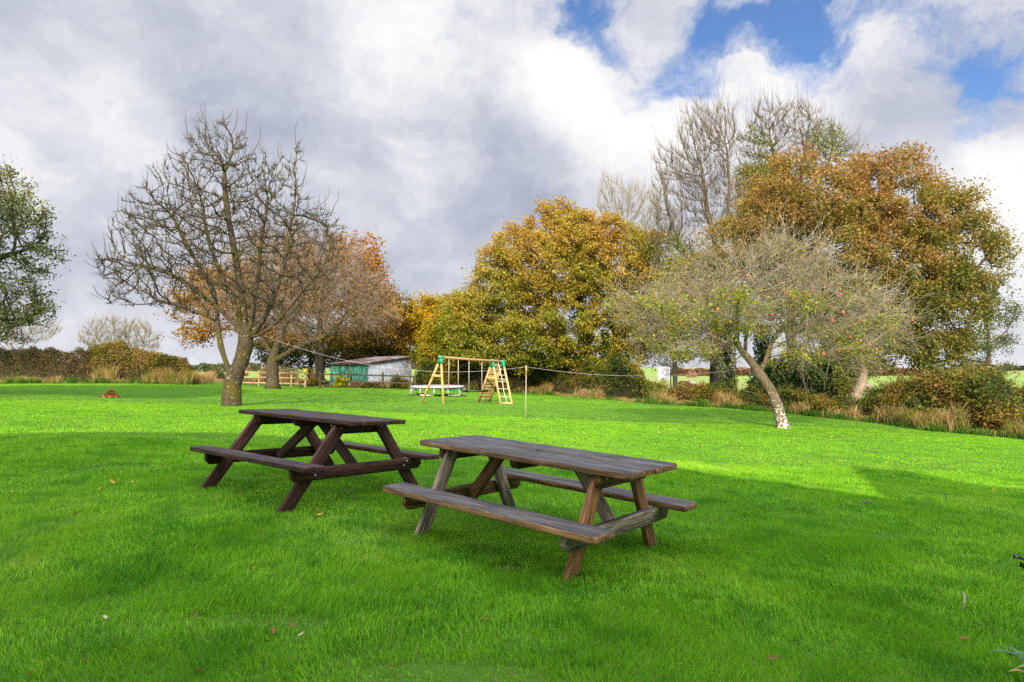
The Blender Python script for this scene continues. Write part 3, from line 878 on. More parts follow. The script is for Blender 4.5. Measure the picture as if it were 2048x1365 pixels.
# second, twiggy drooping tree behind it, at the fence
def drooping():
    r = np.random.default_rng(22)
    b = at(545, 778); d = b.y
    tr = limb([b - Vector((0, 0, .1)), P3(545, 755, d), P3(545, 728, d), P3(544, 712, d)], r, 6, .01)
    l = limb([P3(536, 700, d), P3(528, 680, d), P3(515, 655, d)], r, 5, .03)
    m = limb([P3(556, 690, d), P3(562, 665, d), P3(575, 630, d)], r, 5, .03)
    rr = limb([P3(575, 705, d - .3), P3(610, 688, d - .5), P3(650, 676, d - .6)], r, 6, .03)
    init = [(tr, None), (l, 5), (m, 5), (rr, 4)]
    E_ = [(590, 560, d, 150, 105, 4, 900), (560, 500, d, 120, 70, 3, 350), (680, 600, d, 95, 75, 3.5, 600), (745, 625, d, 55, 45, 2, 180), (470, 590, d, 80, 75, 3, 300), (600, 655, d - 1, 60, 28, 2, 90), (660, 530, d, 90, 60, 3, 300)]
    A = np.concatenate([ell(*e[:6], e[6], r, 0.3) for e in E_])
    return tree('drooping_tree', 'bare twiggy tree with pinkish drooping branches beside the wooden fence', b, init, A, bark_mossy, 0.24, 2.2, 0.3, 0.009, 0.36, r, jit=0.16, bias=(0.03, 0, 0.0), flare=1.6,
         twigs=[dict(n=8200, len=0.9, rad=0.0085, rmax=0.05, up=-0.05, spread=0.6, seg=3, droop=0.14, mat=bark_pink, curl=0.22)],
         leaves=[dict(n=3500, spread=0.35, size=0.13, rmax=0.03, col=palette([(0.30, 0.15, 0.03), (0.24, 0.10, 0.03), (0.26, 0.19, 0.05)]))], leafmat=LEAF)[0]
drooping()

def leafy(name, label, px, d, trunks, E_, brad, D, n_leaf, size, spread, cols, field, seed, tip=0.014, bark=None, flat=0.7, leafmat=None, clump=None, cut=0.4, extra=None, group=None, twigs=None, jit=0.15, rmaxf=3.0, di=None, aspect=0.7, up=0.35, maxn=8000, bias=(0, 0, 0.05)):
    r = np.random.default_rng(seed)
    b = G(px, d)
    init = []; cnt = 0
    for k, (pts, parent) in enumerate(trunks):
        pp = [P3(x, y, d + dz) for x, y, dz in pts]
        if k == 0: pp[0] = np.array((b - Vector((0, 0, .15)))[:])
        n = max(4, int(sum(np.linalg.norm(np.array(pp[i + 1]) - np.array(pp[i])) for i in range(len(pp) - 1)) / D))
        L = limb(pp, r, n, 0.03)
        if parent is None: init.append((L, None))
        else: init.append((L, ends[parent]))
        cnt += len(L)
        if k == 0: ends = []
        ends.append(cnt - 1)
    A = np.concatenate([ell(*e[:6], e[6], r, 0.35) for e in E_])
    lv = [dict(n=n_leaf, spread=spread, size=size, rmax=tip * rmaxf, col=palette(cols, field=field), flat=flat, clump=clump, cut=cut, aspect=aspect, up=up)] if n_leaf else []
    if extra: lv += extra
    return tree(name, label, b, init, A, bark or bark_dark, D, di or D * 7, D * 1.25, tip, brad, r, jit=jit, leaves=lv or None, leafmat=leafmat or LEAF, group=group, twigs=twigs, maxn=maxn, bias=bias)[0]

def hfield(y_lo, y_hi, d, amp=0.5, s=2.0, seed=5, xk=0.0, px0=1024):
    """leaf colour slides with height in the crown (turned first at the top) plus patches"""
    z0 = P3(px0, y_lo, d)[2]; z1 = P3(px0, y_hi, d)[2]
    return lambda p: np.clip((p[:, 2] - z0) / (z1 - z0), -0.2, 1.2) * (1 - amp) + amp * n3(p, s, seed) + xk * (p[:, 0] - P3(px0, 600, d)[0]) / 8

OAK = [(0.141, 0.175, 0.023), (0.22, 0.232, 0.025), (0.311, 0.266, 0.032), (0.39, 0.266, 0.041), (0.362, 0.203, 0.05), (0.266, 0.147, 0.05)]
OAK2 = [(0.085, 0.107, 0.023), (0.13, 0.147, 0.027), (0.198, 0.175, 0.036), (0.277, 0.186, 0.047), (0.299, 0.162, 0.054), (0.22, 0.115, 0.052)]
# the middle oak
leafy('turning_oak', 'broad rounded oak turning from green to golden orange behind the climbing frame', 1150, 46,
      [([(1150, 790, 0), (1148, 760, 0), (1140, 735, 0), (1120, 690, 0), (1105, 640, 0)], None), ([(1160, 735, 0), (1165, 680, .5), (1160, 600, .5)], 0), ([(1185, 770, 1), (1210, 740, 1), (1225, 690, 1), (1240, 620, 0)], 0)],
      [(1120, 530, 46, 130, 110, 4.2, 750), (1130, 470, 46, 100, 62, 3.2, 300), (1010, 600, 46, 85, 95, 3.2, 420), (960, 660, 46, 50, 60, 2.4, 180), (1240, 560, 46.5, 95, 105, 3.5, 450), (1210, 480, 46, 70, 65, 2.5, 180), (1130, 640, 44.8, 170, 75, 3.5, 500), (1020, 490, 46, 40, 40, 1.5, 70), (1180, 690, 44.8, 90, 32, 2, 130), (990, 700, 45.4, 70, 42, 2.5, 170), (925, 680, 46, 32, 40, 1.6, 70), (1090, 700, 44, 90, 36, 2, 150), (1260, 690, 44.8, 70, 40, 2, 130), (1290, 600, 46.5, 55, 70, 2.2, 150), (940, 630, 46, 45, 55, 1.8, 110), (1020, 720, 44.8, 60, 26, 1.6, 80), (1180, 720, 44.2, 60, 24, 1.4, 70), (1305, 520, 46.5, 45, 65, 2, 130), (1315, 640, 46, 48, 62, 2, 140), (925, 610, 46, 36, 45, 1.6, 80), (1110, 425, 46, 50, 30, 1.5, 70), (990, 560, 46, 60, 70, 2, 120)],
      0.46, 0.48, 215000, 0.15, 0.30, OAK, lambda p: hfield(740, 400, 46, 0.55, 1.3, 5)(p) * 1.15 - 0.13, 31, clump=0.75, cut=0.37)
# the right-hand oak
leafy('bronze_oak', 'big bronze and olive oak rising behind the apple tree', 1690, 30,
      [([(1690, 830, 0), (1692, 780, 0), (1696, 720, 0), (1705, 660, 0)], None), ([(1670, 600, .5), (1640, 540, .5), (1600, 480, .5)], 0), ([(1745, 600, 0), (1790, 540, 0), (1830, 470, 0)], 0), ([(1715, 590, -.5), (1720, 500, -.5), (1725, 420, -.5)], 0), ([(1760, 640, 0), (1830, 600, 0), (1890, 560, 0)], 0)],
      [(1660, 400, 30, 140, 88, 3.5, 700), (1800, 410, 30, 120, 90, 3.2, 560), (1560, 440, 30.5, 110, 95, 3.0, 430), (1860, 430, 30, 85, 70, 2.2, 260), (1730, 520, 29.5, 190, 100, 3.5, 750), (1900, 520, 30, 75, 75, 2, 260), (1985, 480, 30, 45, 28, 1, 80), (2010, 500, 30, 25, 20, .7, 30), (1880, 620, 30, 75, 55, 2, 210), (1900, 680, 30, 50, 40, 1.5, 110), (1440, 520, 31, 60, 75, 2, 150), (1820, 310, 30, 40, 22, .8, 50), (1650, 620, 30, 140, 60, 2.4, 220), (1590, 330, 30, 60, 40, 1.4, 110), (1930, 400, 30, 40, 35, 1, 60), (1800, 680, 30, 50, 50, 1.5, 90), (1400, 560, 31, 45, 70, 1.6, 110), (1840, 300, 30, 22, 14, .5, 20), (1760, 320, 30, 60, 26, 1, 60), (1860, 690, 30, 80, 55, 1.8, 170), (1920, 640, 30, 60, 55, 1.6, 120), (1940, 430, 30, 45, 45, 1.2, 80), (1500, 560, 31, 80, 60, 1.6, 130), (1980, 560, 30, 45, 55, 1.4, 100), (1840, 560, 29.5, 110, 80, 2.4, 260), (1760, 620, 30, 90, 70, 2, 180), (1950, 470, 30, 60, 60, 1.6, 130), (1870, 705, 30, 85, 45, 1.8, 170), (1770, 705, 30, 65, 42, 1.6, 120), (1950, 600, 30, 50, 60, 1.5, 110)],
      0.42, 0.38, 200000, 0.115, 0.28, OAK2, lambda p: hfield(740, 330, 30, 0.55, 1.0, 15)(p) * 1.2 - 0.13 - 0.10 * np.clip((p[:, 0] - P3(1780, 600, 30)[0]) / 3, 0, 1), 33, clump=0.6, cut=0.35)
# orange oak behind the drooping tree
leafy('orange_oak', 'orange brown oak partly hidden behind the drooping bare tree', 640, 48,
      [([(640, 770, 0), (640, 720, 0), (640, 660, 0)], None)],
      [(690, 540, 48, 80, 75, 4, 400), (560, 560, 48, 120, 85, 4, 450), (420, 600, 47, 80, 70, 3.5, 330), (390, 650, 47, 60, 45, 3, 170), (740, 610, 48, 60, 70, 3, 220), (640, 630, 48, 180, 75, 4, 420), (725, 490, 48, 38, 28, 1.8, 90), (345, 640, 47, 28, 45, 2, 70)],
      0.35, 0.55, 52000, 0.20, 0.36, [(0.10, 0.11, 0.015), (0.20, 0.15, 0.018), (0.32, 0.17, 0.02), (0.34, 0.15, 0.03), (0.27, 0.11, 0.03)], hfield(760, 500, 48, 0.6, 2, 25), 35, clump=1.0, cut=0.42)
# woodland edge behind the shed
WOOD = 'trees of the wood behind the shed'
wood = [
 ('brown_wood_tree', 'brown and olive leaved tree right behind the tin shed', 760, 57, [(760, 640, 57, 55, 80, 3, 340), (740, 690, 57, 60, 50, 3, 200), (790, 620, 57, 35, 50, 2, 100)], 24000, [(0.07, 0.08, 0.015), (0.14, 0.115, 0.02), (0.22, 0.14, 0.02), (0.24, 0.11, 0.025)], 41),
 ('golden_wood_tree', 'bright golden yellow tree at the far end of the lawn, seen over the shed roof', 850, 58, [(850, 640, 58, 50, 55, 3, 300), (880, 620, 58, 40, 35, 2, 120), (830, 690, 58, 50, 50, 3, 220)], 24000, [(0.17, 0.17, 0.02), (0.33, 0.25, 0.015), (0.44, 0.27, 0.012), (0.40, 0.19, 0.012)], 42),
 ('lime_wood_tree', 'yellow green tree between the golden tree and the turning oak', 905, 52, [(905, 670, 52, 50, 60, 3, 330), (920, 630, 52, 35, 40, 2, 110), (880, 715, 52, 60, 40, 3, 200)], 24000, [(0.09, 0.15, 0.012), (0.17, 0.20, 0.015), (0.27, 0.23, 0.015), (0.32, 0.20, 0.015)], 43),
 ('dark_wood_tree', 'dark green tree left of the tin shed', 620, 58, [(620, 690, 58, 90, 50, 3, 300), (700, 700, 58, 80, 45, 3, 260), (560, 690, 58, 60, 50, 3, 160)], 24000, [(0.035, 0.055, 0.012), (0.06, 0.075, 0.014), (0.11, 0.10, 0.02)], 44),  # darker leaf palette than its neighbours
]
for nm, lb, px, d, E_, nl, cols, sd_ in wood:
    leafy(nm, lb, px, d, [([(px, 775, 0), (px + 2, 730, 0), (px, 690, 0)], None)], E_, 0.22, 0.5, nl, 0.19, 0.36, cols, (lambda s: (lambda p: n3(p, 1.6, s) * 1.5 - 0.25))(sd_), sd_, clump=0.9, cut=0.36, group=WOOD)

# tall bare trees on the right
def ash(name, label, px, d, trunks, E_, seed, brad, bark, ntw, leaves=None, D=0.36, tlen=0.9, upb=0.38):
    return leafy(name, label, px, d, trunks, [(*e[:6], int(e[6] * 1.7)) for e in E_], brad, D, 0, 0, 0, None, None, seed, tip=0.011, bark=bark, extra=leaves, jit=0.16, bias=(0, 0, upb),
        twigs=[dict(n=int(ntw * 0.7), len=tlen * 0.85, rad=0.0105, rmax=0.035, up=0.75, spread=0.3, seg=3, mat=bark, curl=0.16), dict(n=int(ntw * 0.10), len=tlen * 1.9, rad=0.012, rmax=0.022, up=1.3, spread=0.35, seg=4, curl=0.12)], rmaxf=3, maxn=12000)
GRN = [(0.08, 0.14, 0.015), (0.15, 0.20, 0.02), (0.24, 0.24, 0.03)]
ash('bare_ash', 'tall leafless grey ash with upswept fan of twigs', 1430, 44,
    [([(1430, 790, 0), (1432, 700, 0), (1440, 600, 0), (1446, 520, 0)], None), ([(1425, 470, 0), (1410, 400, 0), (1405, 330, 0)], 0), ([(1455, 450, 0), (1460, 370, 0), (1455, 300, 0)], 0), ([(1395, 560, 0), (1365, 500, 0), (1345, 450, 0)], 0)],
    [(1410, 310, 44, 62, 90, 2.5, 480), (1440, 260, 44, 42, 45, 1.6, 160), (1360, 400, 44, 58, 90, 2.4, 380), (1440, 420, 44, 60, 80, 2.4, 280), (1345, 500, 44, 50, 60, 2, 220), (1330, 330, 44, 22, 40, 1, 60), (1385, 240, 44, 25, 25, .8, 40)],
    51, 0.40, bark_grey, 7000, leaves=[dict(n=2600, spread=0.4, size=0.17, rmax=0.04, col=palette(GRN), where=lambda p: p[:, 2] < P3(1400, 470, 44)[2], clump=1.2, cut=0.5)])
ash('leafy_topped_ash', 'tall thin ash with a few green leaves left at its top, behind the bronze oak', 1590, 47,
    [([(1580, 790, 0), (1580, 650, 0), (1582, 500, 0), (1584, 420, 0)], None), ([(1560, 370, 0), (1545, 300, 0), (1535, 250, 0)], 0), ([(1600, 350, 0), (1615, 280, 0), (1620, 230, 0)], 0), ([(1625, 400, 0), (1655, 330, 0), (1670, 280, 0)], 0)],
    [(1540, 260, 47, 42, 60, 1.8, 280), (1600, 265, 47, 55, 62, 2, 340), (1655, 290, 47, 45, 45, 1.5, 220), (1690, 300, 47, 28, 28, 1, 80), (1560, 370, 47, 70, 70, 2, 260), (1500, 340, 47, 30, 90, 1.5, 180), (1520, 460, 47, 40, 60, 2, 130)],
    52, 0.36, bark_grey, 6200, leaves=[dict(n=10000, spread=0.35, size=0.16, rmax=0.05, col=palette(GRN), clump=2.2, cut=0.56, seed=8), dict(n=8000, spread=0.4, size=0.16, rmax=0.05, col=palette([(0.2, 0.21, 0.03), (0.28, 0.25, 0.03)]), where=lambda p: (p[:, 0] < P3(1540, 400, 47)[0]) & (p[:, 2] < P3(1500, 330, 47)[2]))])
ash('small_bare_ash', 'smaller bare pale tree showing over the top of the turning oak', 1250, 52,
    [([(1260, 790, 0), (1258, 650, 0), (1255, 520, 0), (1252, 470, 0)], None)],
    [(1240, 410, 52, 50, 45, 2, 260), (1285, 420, 52, 40, 50, 2, 200), (1220, 380, 52, 30, 28, 1, 80), (1320, 460, 52, 40, 60, 2, 160), (1255, 480, 52, 60, 50, 2, 150)],
    53, 0.22, bark_pale, 2800)
leafy('yellow_hedge_tree', 'loose yellow green tree between the turning oak and the bare ash', 1350, 42, [([(1350, 790, 0), (1350, 720, 0), (1348, 650, 0)], None)],
    [(1350, 580, 42, 50, 70, 2, 220), (1320, 640, 42, 50, 60, 2, 180), (1400, 600, 42, 50, 60, 2, 170), (1300, 690, 42, 45, 45, 1.6, 130), (1355, 680, 42, 50, 45, 1.6, 130), (1410, 690, 42, 35, 35, 1.3, 70)], 0.16, 0.42, 15000, 0.15, 0.34, [(0.13, 0.16, 0.02), (0.22, 0.23, 0.03), (0.30, 0.26, 0.03)], lambda p: n3(p, 1.4, 3) * 1.4 - .2, 54, tip=0.011, clump=1.0, cut=0.42, bark=bark_pale,
    twigs=[dict(n=3000, len=0.7, rad=0.010, rmax=0.04, up=0.3, spread=0.5, seg=3, mat=bark_pale)])

# leaning apple tree
def apple_tree():
    r = np.random.default_rng(61)
    b = at(1568, 857); d = b.y
    tr = limb([b - Vector((0, 0, .08)), P3(1556, 815, d), P3(1538, 775, d), P3(1512, 735, d), P3(1492, 708, d)], r, 12, .015)
    l = limb([P3(1478, 698, d), P3(1455, 690, d - .3), P3(1430, 676, d - .5)], r, 5, .03)
    m = limb([P3(1488, 680, d + .2), P3(1500, 640, d + .3), P3(1520, 600, d + .3)], r, 5, .03)
    rr = limb([P3(1530, 735, d + .1), P3(1534, 705, d + .3), P3(1545, 670, d + .5), P3(1580, 640, d + .5)], r, 7, .03)
    up = limb([P3(1475, 660, d), P3(1470, 630, d), P3(1478, 600, d)], r, 4, .03)
    init = [(tr, None), (l, 11), (m, 11), (rr, 8), (up, 11 + 5 - 3)]
    E_ = [(1520, 590, d, 150, 85, 2.2, 520), (1400, 620, d, 130, 60, 1.8, 380), (1280, 615, d, 70, 45, 1.0, 120), (1660, 610, d, 120, 75, 1.9, 400), (1760, 640, d, 75, 50, 1.2, 150), (1650, 690, d - .4, 95, 40, 1.2, 150), (1590, 520, d, 80, 50, 1.2, 170), (1440, 540, d, 70, 50, 1.2, 130), (1400, 690, d - .3, 70, 28, 1, 80), (1330, 660, d, 60, 35, 1, 80), (1700, 705, d - .5, 70, 30, 1, 110), (1620, 712, d - .8, 50, 22, .8, 60), (1560, 495, d, 60, 35, 1, 90), (1370, 705, d - .5, 45, 22, .8, 50), (1790, 660, d, 45, 35, .8, 70), (1450, 715, d - .9, 40, 20, .6, 40)]
    A = np.concatenate([ell(*e[:6], e[6], r, 0.2) for e in E_])
    G_ = [(0.15, 0.24, 0.02), (0.23, 0.31, 0.025), (0.35, 0.36, 0.04), (0.28, 0.20, 0.03)]
    root, sk = tree('apple_tree', 'leaning apple tree with red apples and a white lichened trunk', b, init, A, bark_apple, 0.16, 1.4, 0.22, 0.0056, 0.155, r, jit=0.24, bias=(0, 0, 0.02), flare=1.5, knob=0.06,
        twigs=[dict(n=2200, len=0.85, rad=0.005, rmax=0.02, up=0.0, spread=0.5, seg=4, droop=0.22, curl=0.2, mat=bark_apple_twig), dict(n=3300, len=0.50, rad=0.0050, rmax=0.025, up=0.10, spread=0.6, seg=3, mat=bark_apple_twig, curl=0.22, droop=0.03), dict(n=1300, len=1.25, rad=0.0062, rmax=0.02, up=0.22, spread=0.4, seg=4, curl=0.15, mat=bark_apple_twig)],
        leaves=[dict(n=26000, spread=0.15, size=0.080, rmax=0.02, col=palette(G_), where=lambda p: p[:, 2] < P3(1500, 590, d)[2], clump=0.6, cut=0.5), dict(n=2500, spread=0.2, size=0.065, rmax=0.02, col=palette(G_))], leafmat=LEAF)
    # apples, each its own part
    me = apple_mesh()
    spots = [(1500, 547), (1570, 545), (1551, 571), (1560, 562), (1478, 582), (1462, 596), (1424, 621), (1434, 620), (1395, 602), (1434, 672), (1440, 678), (1674, 563), (1688, 572), (1690, 586), (1700, 527), (1622, 580), (1686, 620), (1720, 642), (1792, 656), (1800, 657), (1788, 674), (1841, 626), (1740, 688), (1684, 702), (1680, 712), (1520, 680), (1584, 640), (1545, 628), (1463, 644), (1499, 628), (1412, 634),
             (1360, 640), (1335, 596), (1317, 572), (1340, 672), (1349, 700), (1415, 700), (1380, 650), (1604, 602), (1616, 576), (1646, 564), (1664, 612), (1668, 636), (1564, 700), (1526, 574), (1518, 592), (1765, 694), (1722, 690), (1380, 580), (1443, 610), (1610, 648), (1580, 580), (1640, 690), (1702, 668)]
    for k, (px, py) in enumerate(spots):
        # on the nearest thin branch to that spot
        p = P3(px, py, d - 0.9)
        dr = p - np.array([0, 0, CAMH]); dr /= np.linalg.norm(dr)
        rel = sk.pos - np.array([0, 0, CAMH]); along = rel @ dr
        off = np.linalg.norm(rel - along[:, None] * dr, axis=1) + 0.12 * (along - along.min()) / 3 + (sk.rad > 0.03) * 5
        q = sk.pos[off.argmin()]
        o = bpy.data.objects.new('apple', me[k % 3]); COL.objects.link(o); o.parent = root
        o.location = Vector(q + np.array([r.normal() * .02, r.normal() * .02, -0.06])) - b
        o.rotation_euler = (r.normal() * .3, r.normal() * .3, r.random() * 6)
        s = 0.75 + 0.45 * r.random(); o.scale = (s, s, s)
def apple_mesh():
    out = []
    for k, (c1, c2) in enumerate((((0.52, 0.045, 0.028), (0.52, 0.18, 0.06)), ((0.55, 0.10, 0.045), (0.50, 0.26, 0.07)), ((0.46, 0.03, 0.028), (0.48, 0.08, 0.035)))):
        g = Geo(); prof = [(0.0, 0.020), (0.010, 0.028), (0.026, 0.030), (0.040, 0.012), (0.042, -0.006), (0.033, -0.026), (0.018, -0.036), (0.006, -0.034), (0.0, -0.031)]
        k_ = 12; a = np.arange(k_) / k_ * 2 * math.pi
        v = np.concatenate([np.stack([p * np.cos(a), p * np.sin(a), 0 * a + z], 1) for p, z in prof])
        n = len(prof); idx = np.arange(n * k_).reshape(n, k_)
        q = np.stack([idx[:-1], np.roll(idx[:-1], -1, 1), np.roll(idx[1:], -1, 1), idx[1:]], -1).reshape(-1, 4)[:, ::-1]
        m = (0.5 + 0.5 * np.sin(np.arctan2(v[:, 1], v[:, 0]) + k))[:, None] * 0.6
        g.add(v, q, None, np.array(c1) * (1 - m) + np.array(c2) * m)
        add_tube(g, [(0, 0, 0.02), (0.003, 0.002, 0.036), (0.006, 0.002, 0.055)], 0.003, 5, (0.08, 0.05, 0.03))
        o = g.build('apple', APPLE_MAT, smooth=True); out.append(o.data); bpy.data.objects.remove(o)
    return out
nm_ = NT('apple_skin'); APPLE_MAT = nm_.done(nm_.principled(nm_.attr('tint').outputs['Color'], 0.35, 0.5))
bark_apple_twig = mat_bark('silvery_apple_twig', (0.16, 0.14, 0.095), (0.36, 0.32, 0.235), None, 0, (0.5, 0.5, 0.42), 0.2, 5, 4)
apple_tree()

# evergreen at the left edge, bare trees beyond the hedge
leafy('holm_oak', 'evergreen tree with small glossy olive leaves reaching in at the left edge', -150, 24,
    [([(-150, 800, 0), (-150, 700, 0), (-150, 600, 0), (-140, 480, 0)], None), ([(-80, 560, 0), (-20, 520, 0), (40, 505, 0)], 0), ([(-80, 610, 0), (0, 640, 0), (50, 640, 0)], 0)],
    [(-60, 440, 24, 150, 140, 2.6, 900), (-160, 430, 24, 180, 190, 3, 700), (40, 480, 24, 75, 85, 1.6, 420), (95, 520, 24, 42, 22, .8, 110), (20, 400, 24, 50, 60, 1.2, 200), (0, 340, 24, 32, 40, .9, 110), (30, 610, 24, 70, 55, 1.6, 320), (85, 610, 24, 30, 22, .6, 60), (90, 430, 24, 25, 25, .6, 50), (-60, 600, 24, 130, 90, 2.4, 420), (40, 660, 24, 60, 36, 1.2, 160), (95, 640, 24, 30, 25, .7, 60), (60, 560, 24, 55, 40, 1.1, 130), (120, 500, 24, 25, 30, .6, 50)],
    0.30, 0.28, 60000, 0.11, 0.16, [(0.040, 0.060, 0.014), (0.085, 0.11, 0.022), (0.17, 0.18, 0.04), (0.27, 0.26, 0.07)], lambda p: n3(p, 0.9, 4) * 1.3 - .15, 71, tip=0.010, leafmat=LEAF_GLOSS, clump=0.6, cut=0.47, aspect=0.5)
for k, (px, d, E_, sd_, lb) in enumerate([
    (30, 58, [(30, 655, 58, 70, 42, 2, 260), (85, 665, 58, 38, 22, 1.2, 100)], 72, 'bare pale tree behind the hedge below the evergreen'),
    (210, 60, [(205, 672, 60, 42, 34, 2, 220), (185, 690, 60, 28, 25, 1.4, 80), (235, 660, 60, 25, 22, 1, 70)], 73, 'bare pale tree behind the hedge, left one of the distant pair'),
    (275, 61, [(270, 675, 61, 38, 32, 2, 200), (300, 690, 61, 25, 20, 1.2, 70)], 74, 'bare pale tree behind the hedge, right one of the distant pair')]):
    ash('bare_hedgerow_tree', lb, px, d, [([(px, 765, 0), (px, 735, 0), (px + 2, 712, 0)], None), ([(px - 14, 695, 0), (px - 22, 680, 0)], 0), ([(px + 12, 700, 0), (px + 18, 685, 0)], 0)], E_, sd_, 0.11, bark_pale, 1900, D=0.33, tlen=0.7, upb=0.15)
# thin grey green tree at the right edge
leafy('willow', 'wispy grey green tree leaning out at the right edge beyond the bronze oak', 1985, 34, [([(1975, 800, 0), (1975, 740, 0), (1980, 700, 0)], None), ([(2005, 670, 0), (2030, 640, 0)], 0), ([(1975, 650, 0), (1970, 590, 0)], 0)],
    [(2010, 625, 34, 40, 28, 1, 110), (2035, 612, 34, 22, 16, .6, 40), (1985, 690, 34, 45, 30, 1.2, 120), (2015, 680, 34, 28, 16, .7, 50), (1960, 560, 34, 30, 40, 1, 80), (1940, 700, 34, 50, 40, 1.2, 100), (1985, 740, 34, 50, 22, 1.2, 80)],
    0.13, 0.30, 6500, 0.12, 0.20, [(0.05, 0.075, 0.035), (0.09, 0.12, 0.05), (0.15, 0.15, 0.06)], lambda p: n3(p, 1, 6), 75, tip=0.008, bark=bark_grey, aspect=0.45)
# ------------------------------------------------------------------ hedges, brambles and long dry grass
bark_stem = mat_bark('bramble_stem', (0.07, 0.045, 0.03), (0.20, 0.14, 0.09), None, 0, None, 0, 6)
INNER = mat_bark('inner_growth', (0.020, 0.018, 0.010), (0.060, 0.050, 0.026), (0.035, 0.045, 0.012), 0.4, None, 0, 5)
STRAW = mat_leaf('dry_stalk', 0.3, 0.7, 0.1)

def lawn_d(px): return np.interp(px, LAWN_PX, LAWN_D)

def hedge(name, label, px0, px1, tops, off, thick, n, size, cols, field, seed, stems=800, rough=0.5, cat='hedge', aspect=0.7, core=0.70, shoot=0.8, group=None, leafmat=None, pw=0.6):
    """a loose hedge along the lawn edge; tops = [(px, py of its top)]"""
    r = np.random.default_rng(seed)
    tx = [a for a, _ in tops]; ty = [b for _, b in tops]
    def frame(px, th, f):
        d0 = lawn_d(px) + off
        dc = d0 + thick / 2
        zt = P3(px, np.interp(px, tx, ty), dc)[..., 2]
        base = P3(px, HZ, dc); gzv = ground(base[..., 0], base[..., 1])
        H = np.maximum(zt - gzv, 0.3)
        q = np.stack([base[..., 0], base[..., 1], th * 1.3], -1)
        bump = 0.80 + rough * (n3(q, 0.8, seed) - 0.5) * 1.3 + rough * (n3(q, 2.3, seed + 2) - 0.5) * 1.2
        dd = dc - np.cos(th) * thick / 2 * f * bump
        p = P3(px, HZ, dd)
        g_ = ground(p[..., 0], p[..., 1])
        p[..., 2] = g_ + np.sin(th) ** pw * H * f * np.minimum(bump * 1.28, 1.22)
        return p
    pm = (px0 + px1) / 2
    base = G(pm, float(lawn_d(pm)) + off + thick / 2)
    root = thing(name, label, cat, base, 0, group)
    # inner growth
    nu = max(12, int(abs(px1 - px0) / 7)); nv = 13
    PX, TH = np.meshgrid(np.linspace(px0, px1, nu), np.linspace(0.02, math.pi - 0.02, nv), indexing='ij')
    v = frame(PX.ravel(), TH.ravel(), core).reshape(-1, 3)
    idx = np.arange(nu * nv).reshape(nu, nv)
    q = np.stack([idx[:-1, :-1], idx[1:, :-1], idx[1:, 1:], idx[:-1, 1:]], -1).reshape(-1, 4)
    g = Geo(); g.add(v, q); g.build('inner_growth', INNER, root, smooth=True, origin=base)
    # stems
    px = r.uniform(px0, px1, stems); th = r.uniform(0.15, 2.6, stems)
    a = frame(px, th * 0 + r.uniform(0.6, 2.4, stems), 0.15); a[:, 2] = ground(a[:, 0], a[:, 1]); b = frame(px + r.normal(size=stems) * 6, th, 0.98 + 0.18 * r.random(stems))
    m = (a + b) / 2 + r.normal(size=(stems, 3)) * 0.12 + np.array([0, 0, 0.15])
    v, q, t = tubes(np.stack([a, m, b], 1), 0.012 * (0.5 + r.random(stems))[:, None] * np.array([1, .8, .4]), 3, False)
    gs = Geo(); gs.add(v, q, t)
    # arching shoots that break the outline, leafy towards their tips
    ns = int(stems * 1.1); px = r.uniform(px0, px1, ns); th = np.arccos(r.uniform(-0.6, 1, ns)); o0 = frame(px, th, 0.92)
    ln = (0.25 + 0.75 * r.random(ns) ** 2) * shoot
    dv = np.stack([r.normal(size=ns) * 0.6, -np.abs(np.cos(th)) * 0.5 + r.normal(size=ns) * 0.3, 0.5 + np.sin(th) + 0.3 * r.normal(size=ns)], 1); dv /= np.linalg.norm(dv, axis=1, keepdims=True)
    sp = [o0 + dv * ln[:, None] * f + np.array([0, 0, -1.0]) * (0.45 * ln * f ** 2.2)[:, None] for f in np.linspace(0, 1, 5)]
    sp = np.stack(sp, 1); v, q, t = tubes(sp, 0.008 * (0.6 + 0.8 * r.random(ns))[:, None] * np.array([1.2, 1, .8, .6, .4]), 3, False); gs.add(v, q, t)
    gs.build('stems', bark_stem, root, smooth=True, origin=base)
    kk = r.integers(0, ns, n // 4); ff = (0.35 + 0.65 * r.random(n // 4)) * 3.999; i0 = ff.astype(int); fr_ = (ff - i0)[:, None]
    shoot_p = sp[kk, i0] * (1 - fr_) + sp[kk, i0 + 1] * fr_ + r.normal(size=(n // 4, 3)) * 0.045
    # leaves
    px = r.uniform(px0, px1, n); th = np.arccos(r.uniform(-0.75, 1, n)); f = 1.06 - np.abs(r.normal(size=n)) * 0.16 + (r.random(n) < 0.05) * 0.12 * r.random(n)
    p = frame(px, th, f.clip(0.5, 1.2)) + r.normal(size=(n, 3)) * 0.05
    keep = n3(p, 0.45, seed + 7) > 0.30
    p = np.concatenate([p[keep], shoot_p])
    g = Geo(); add_leaves(g, p, size, r, palette(cols, field=field), 0.3, aspect)
    g.build('foliage', leafmat or LEAF, root, origin=base)
    return root

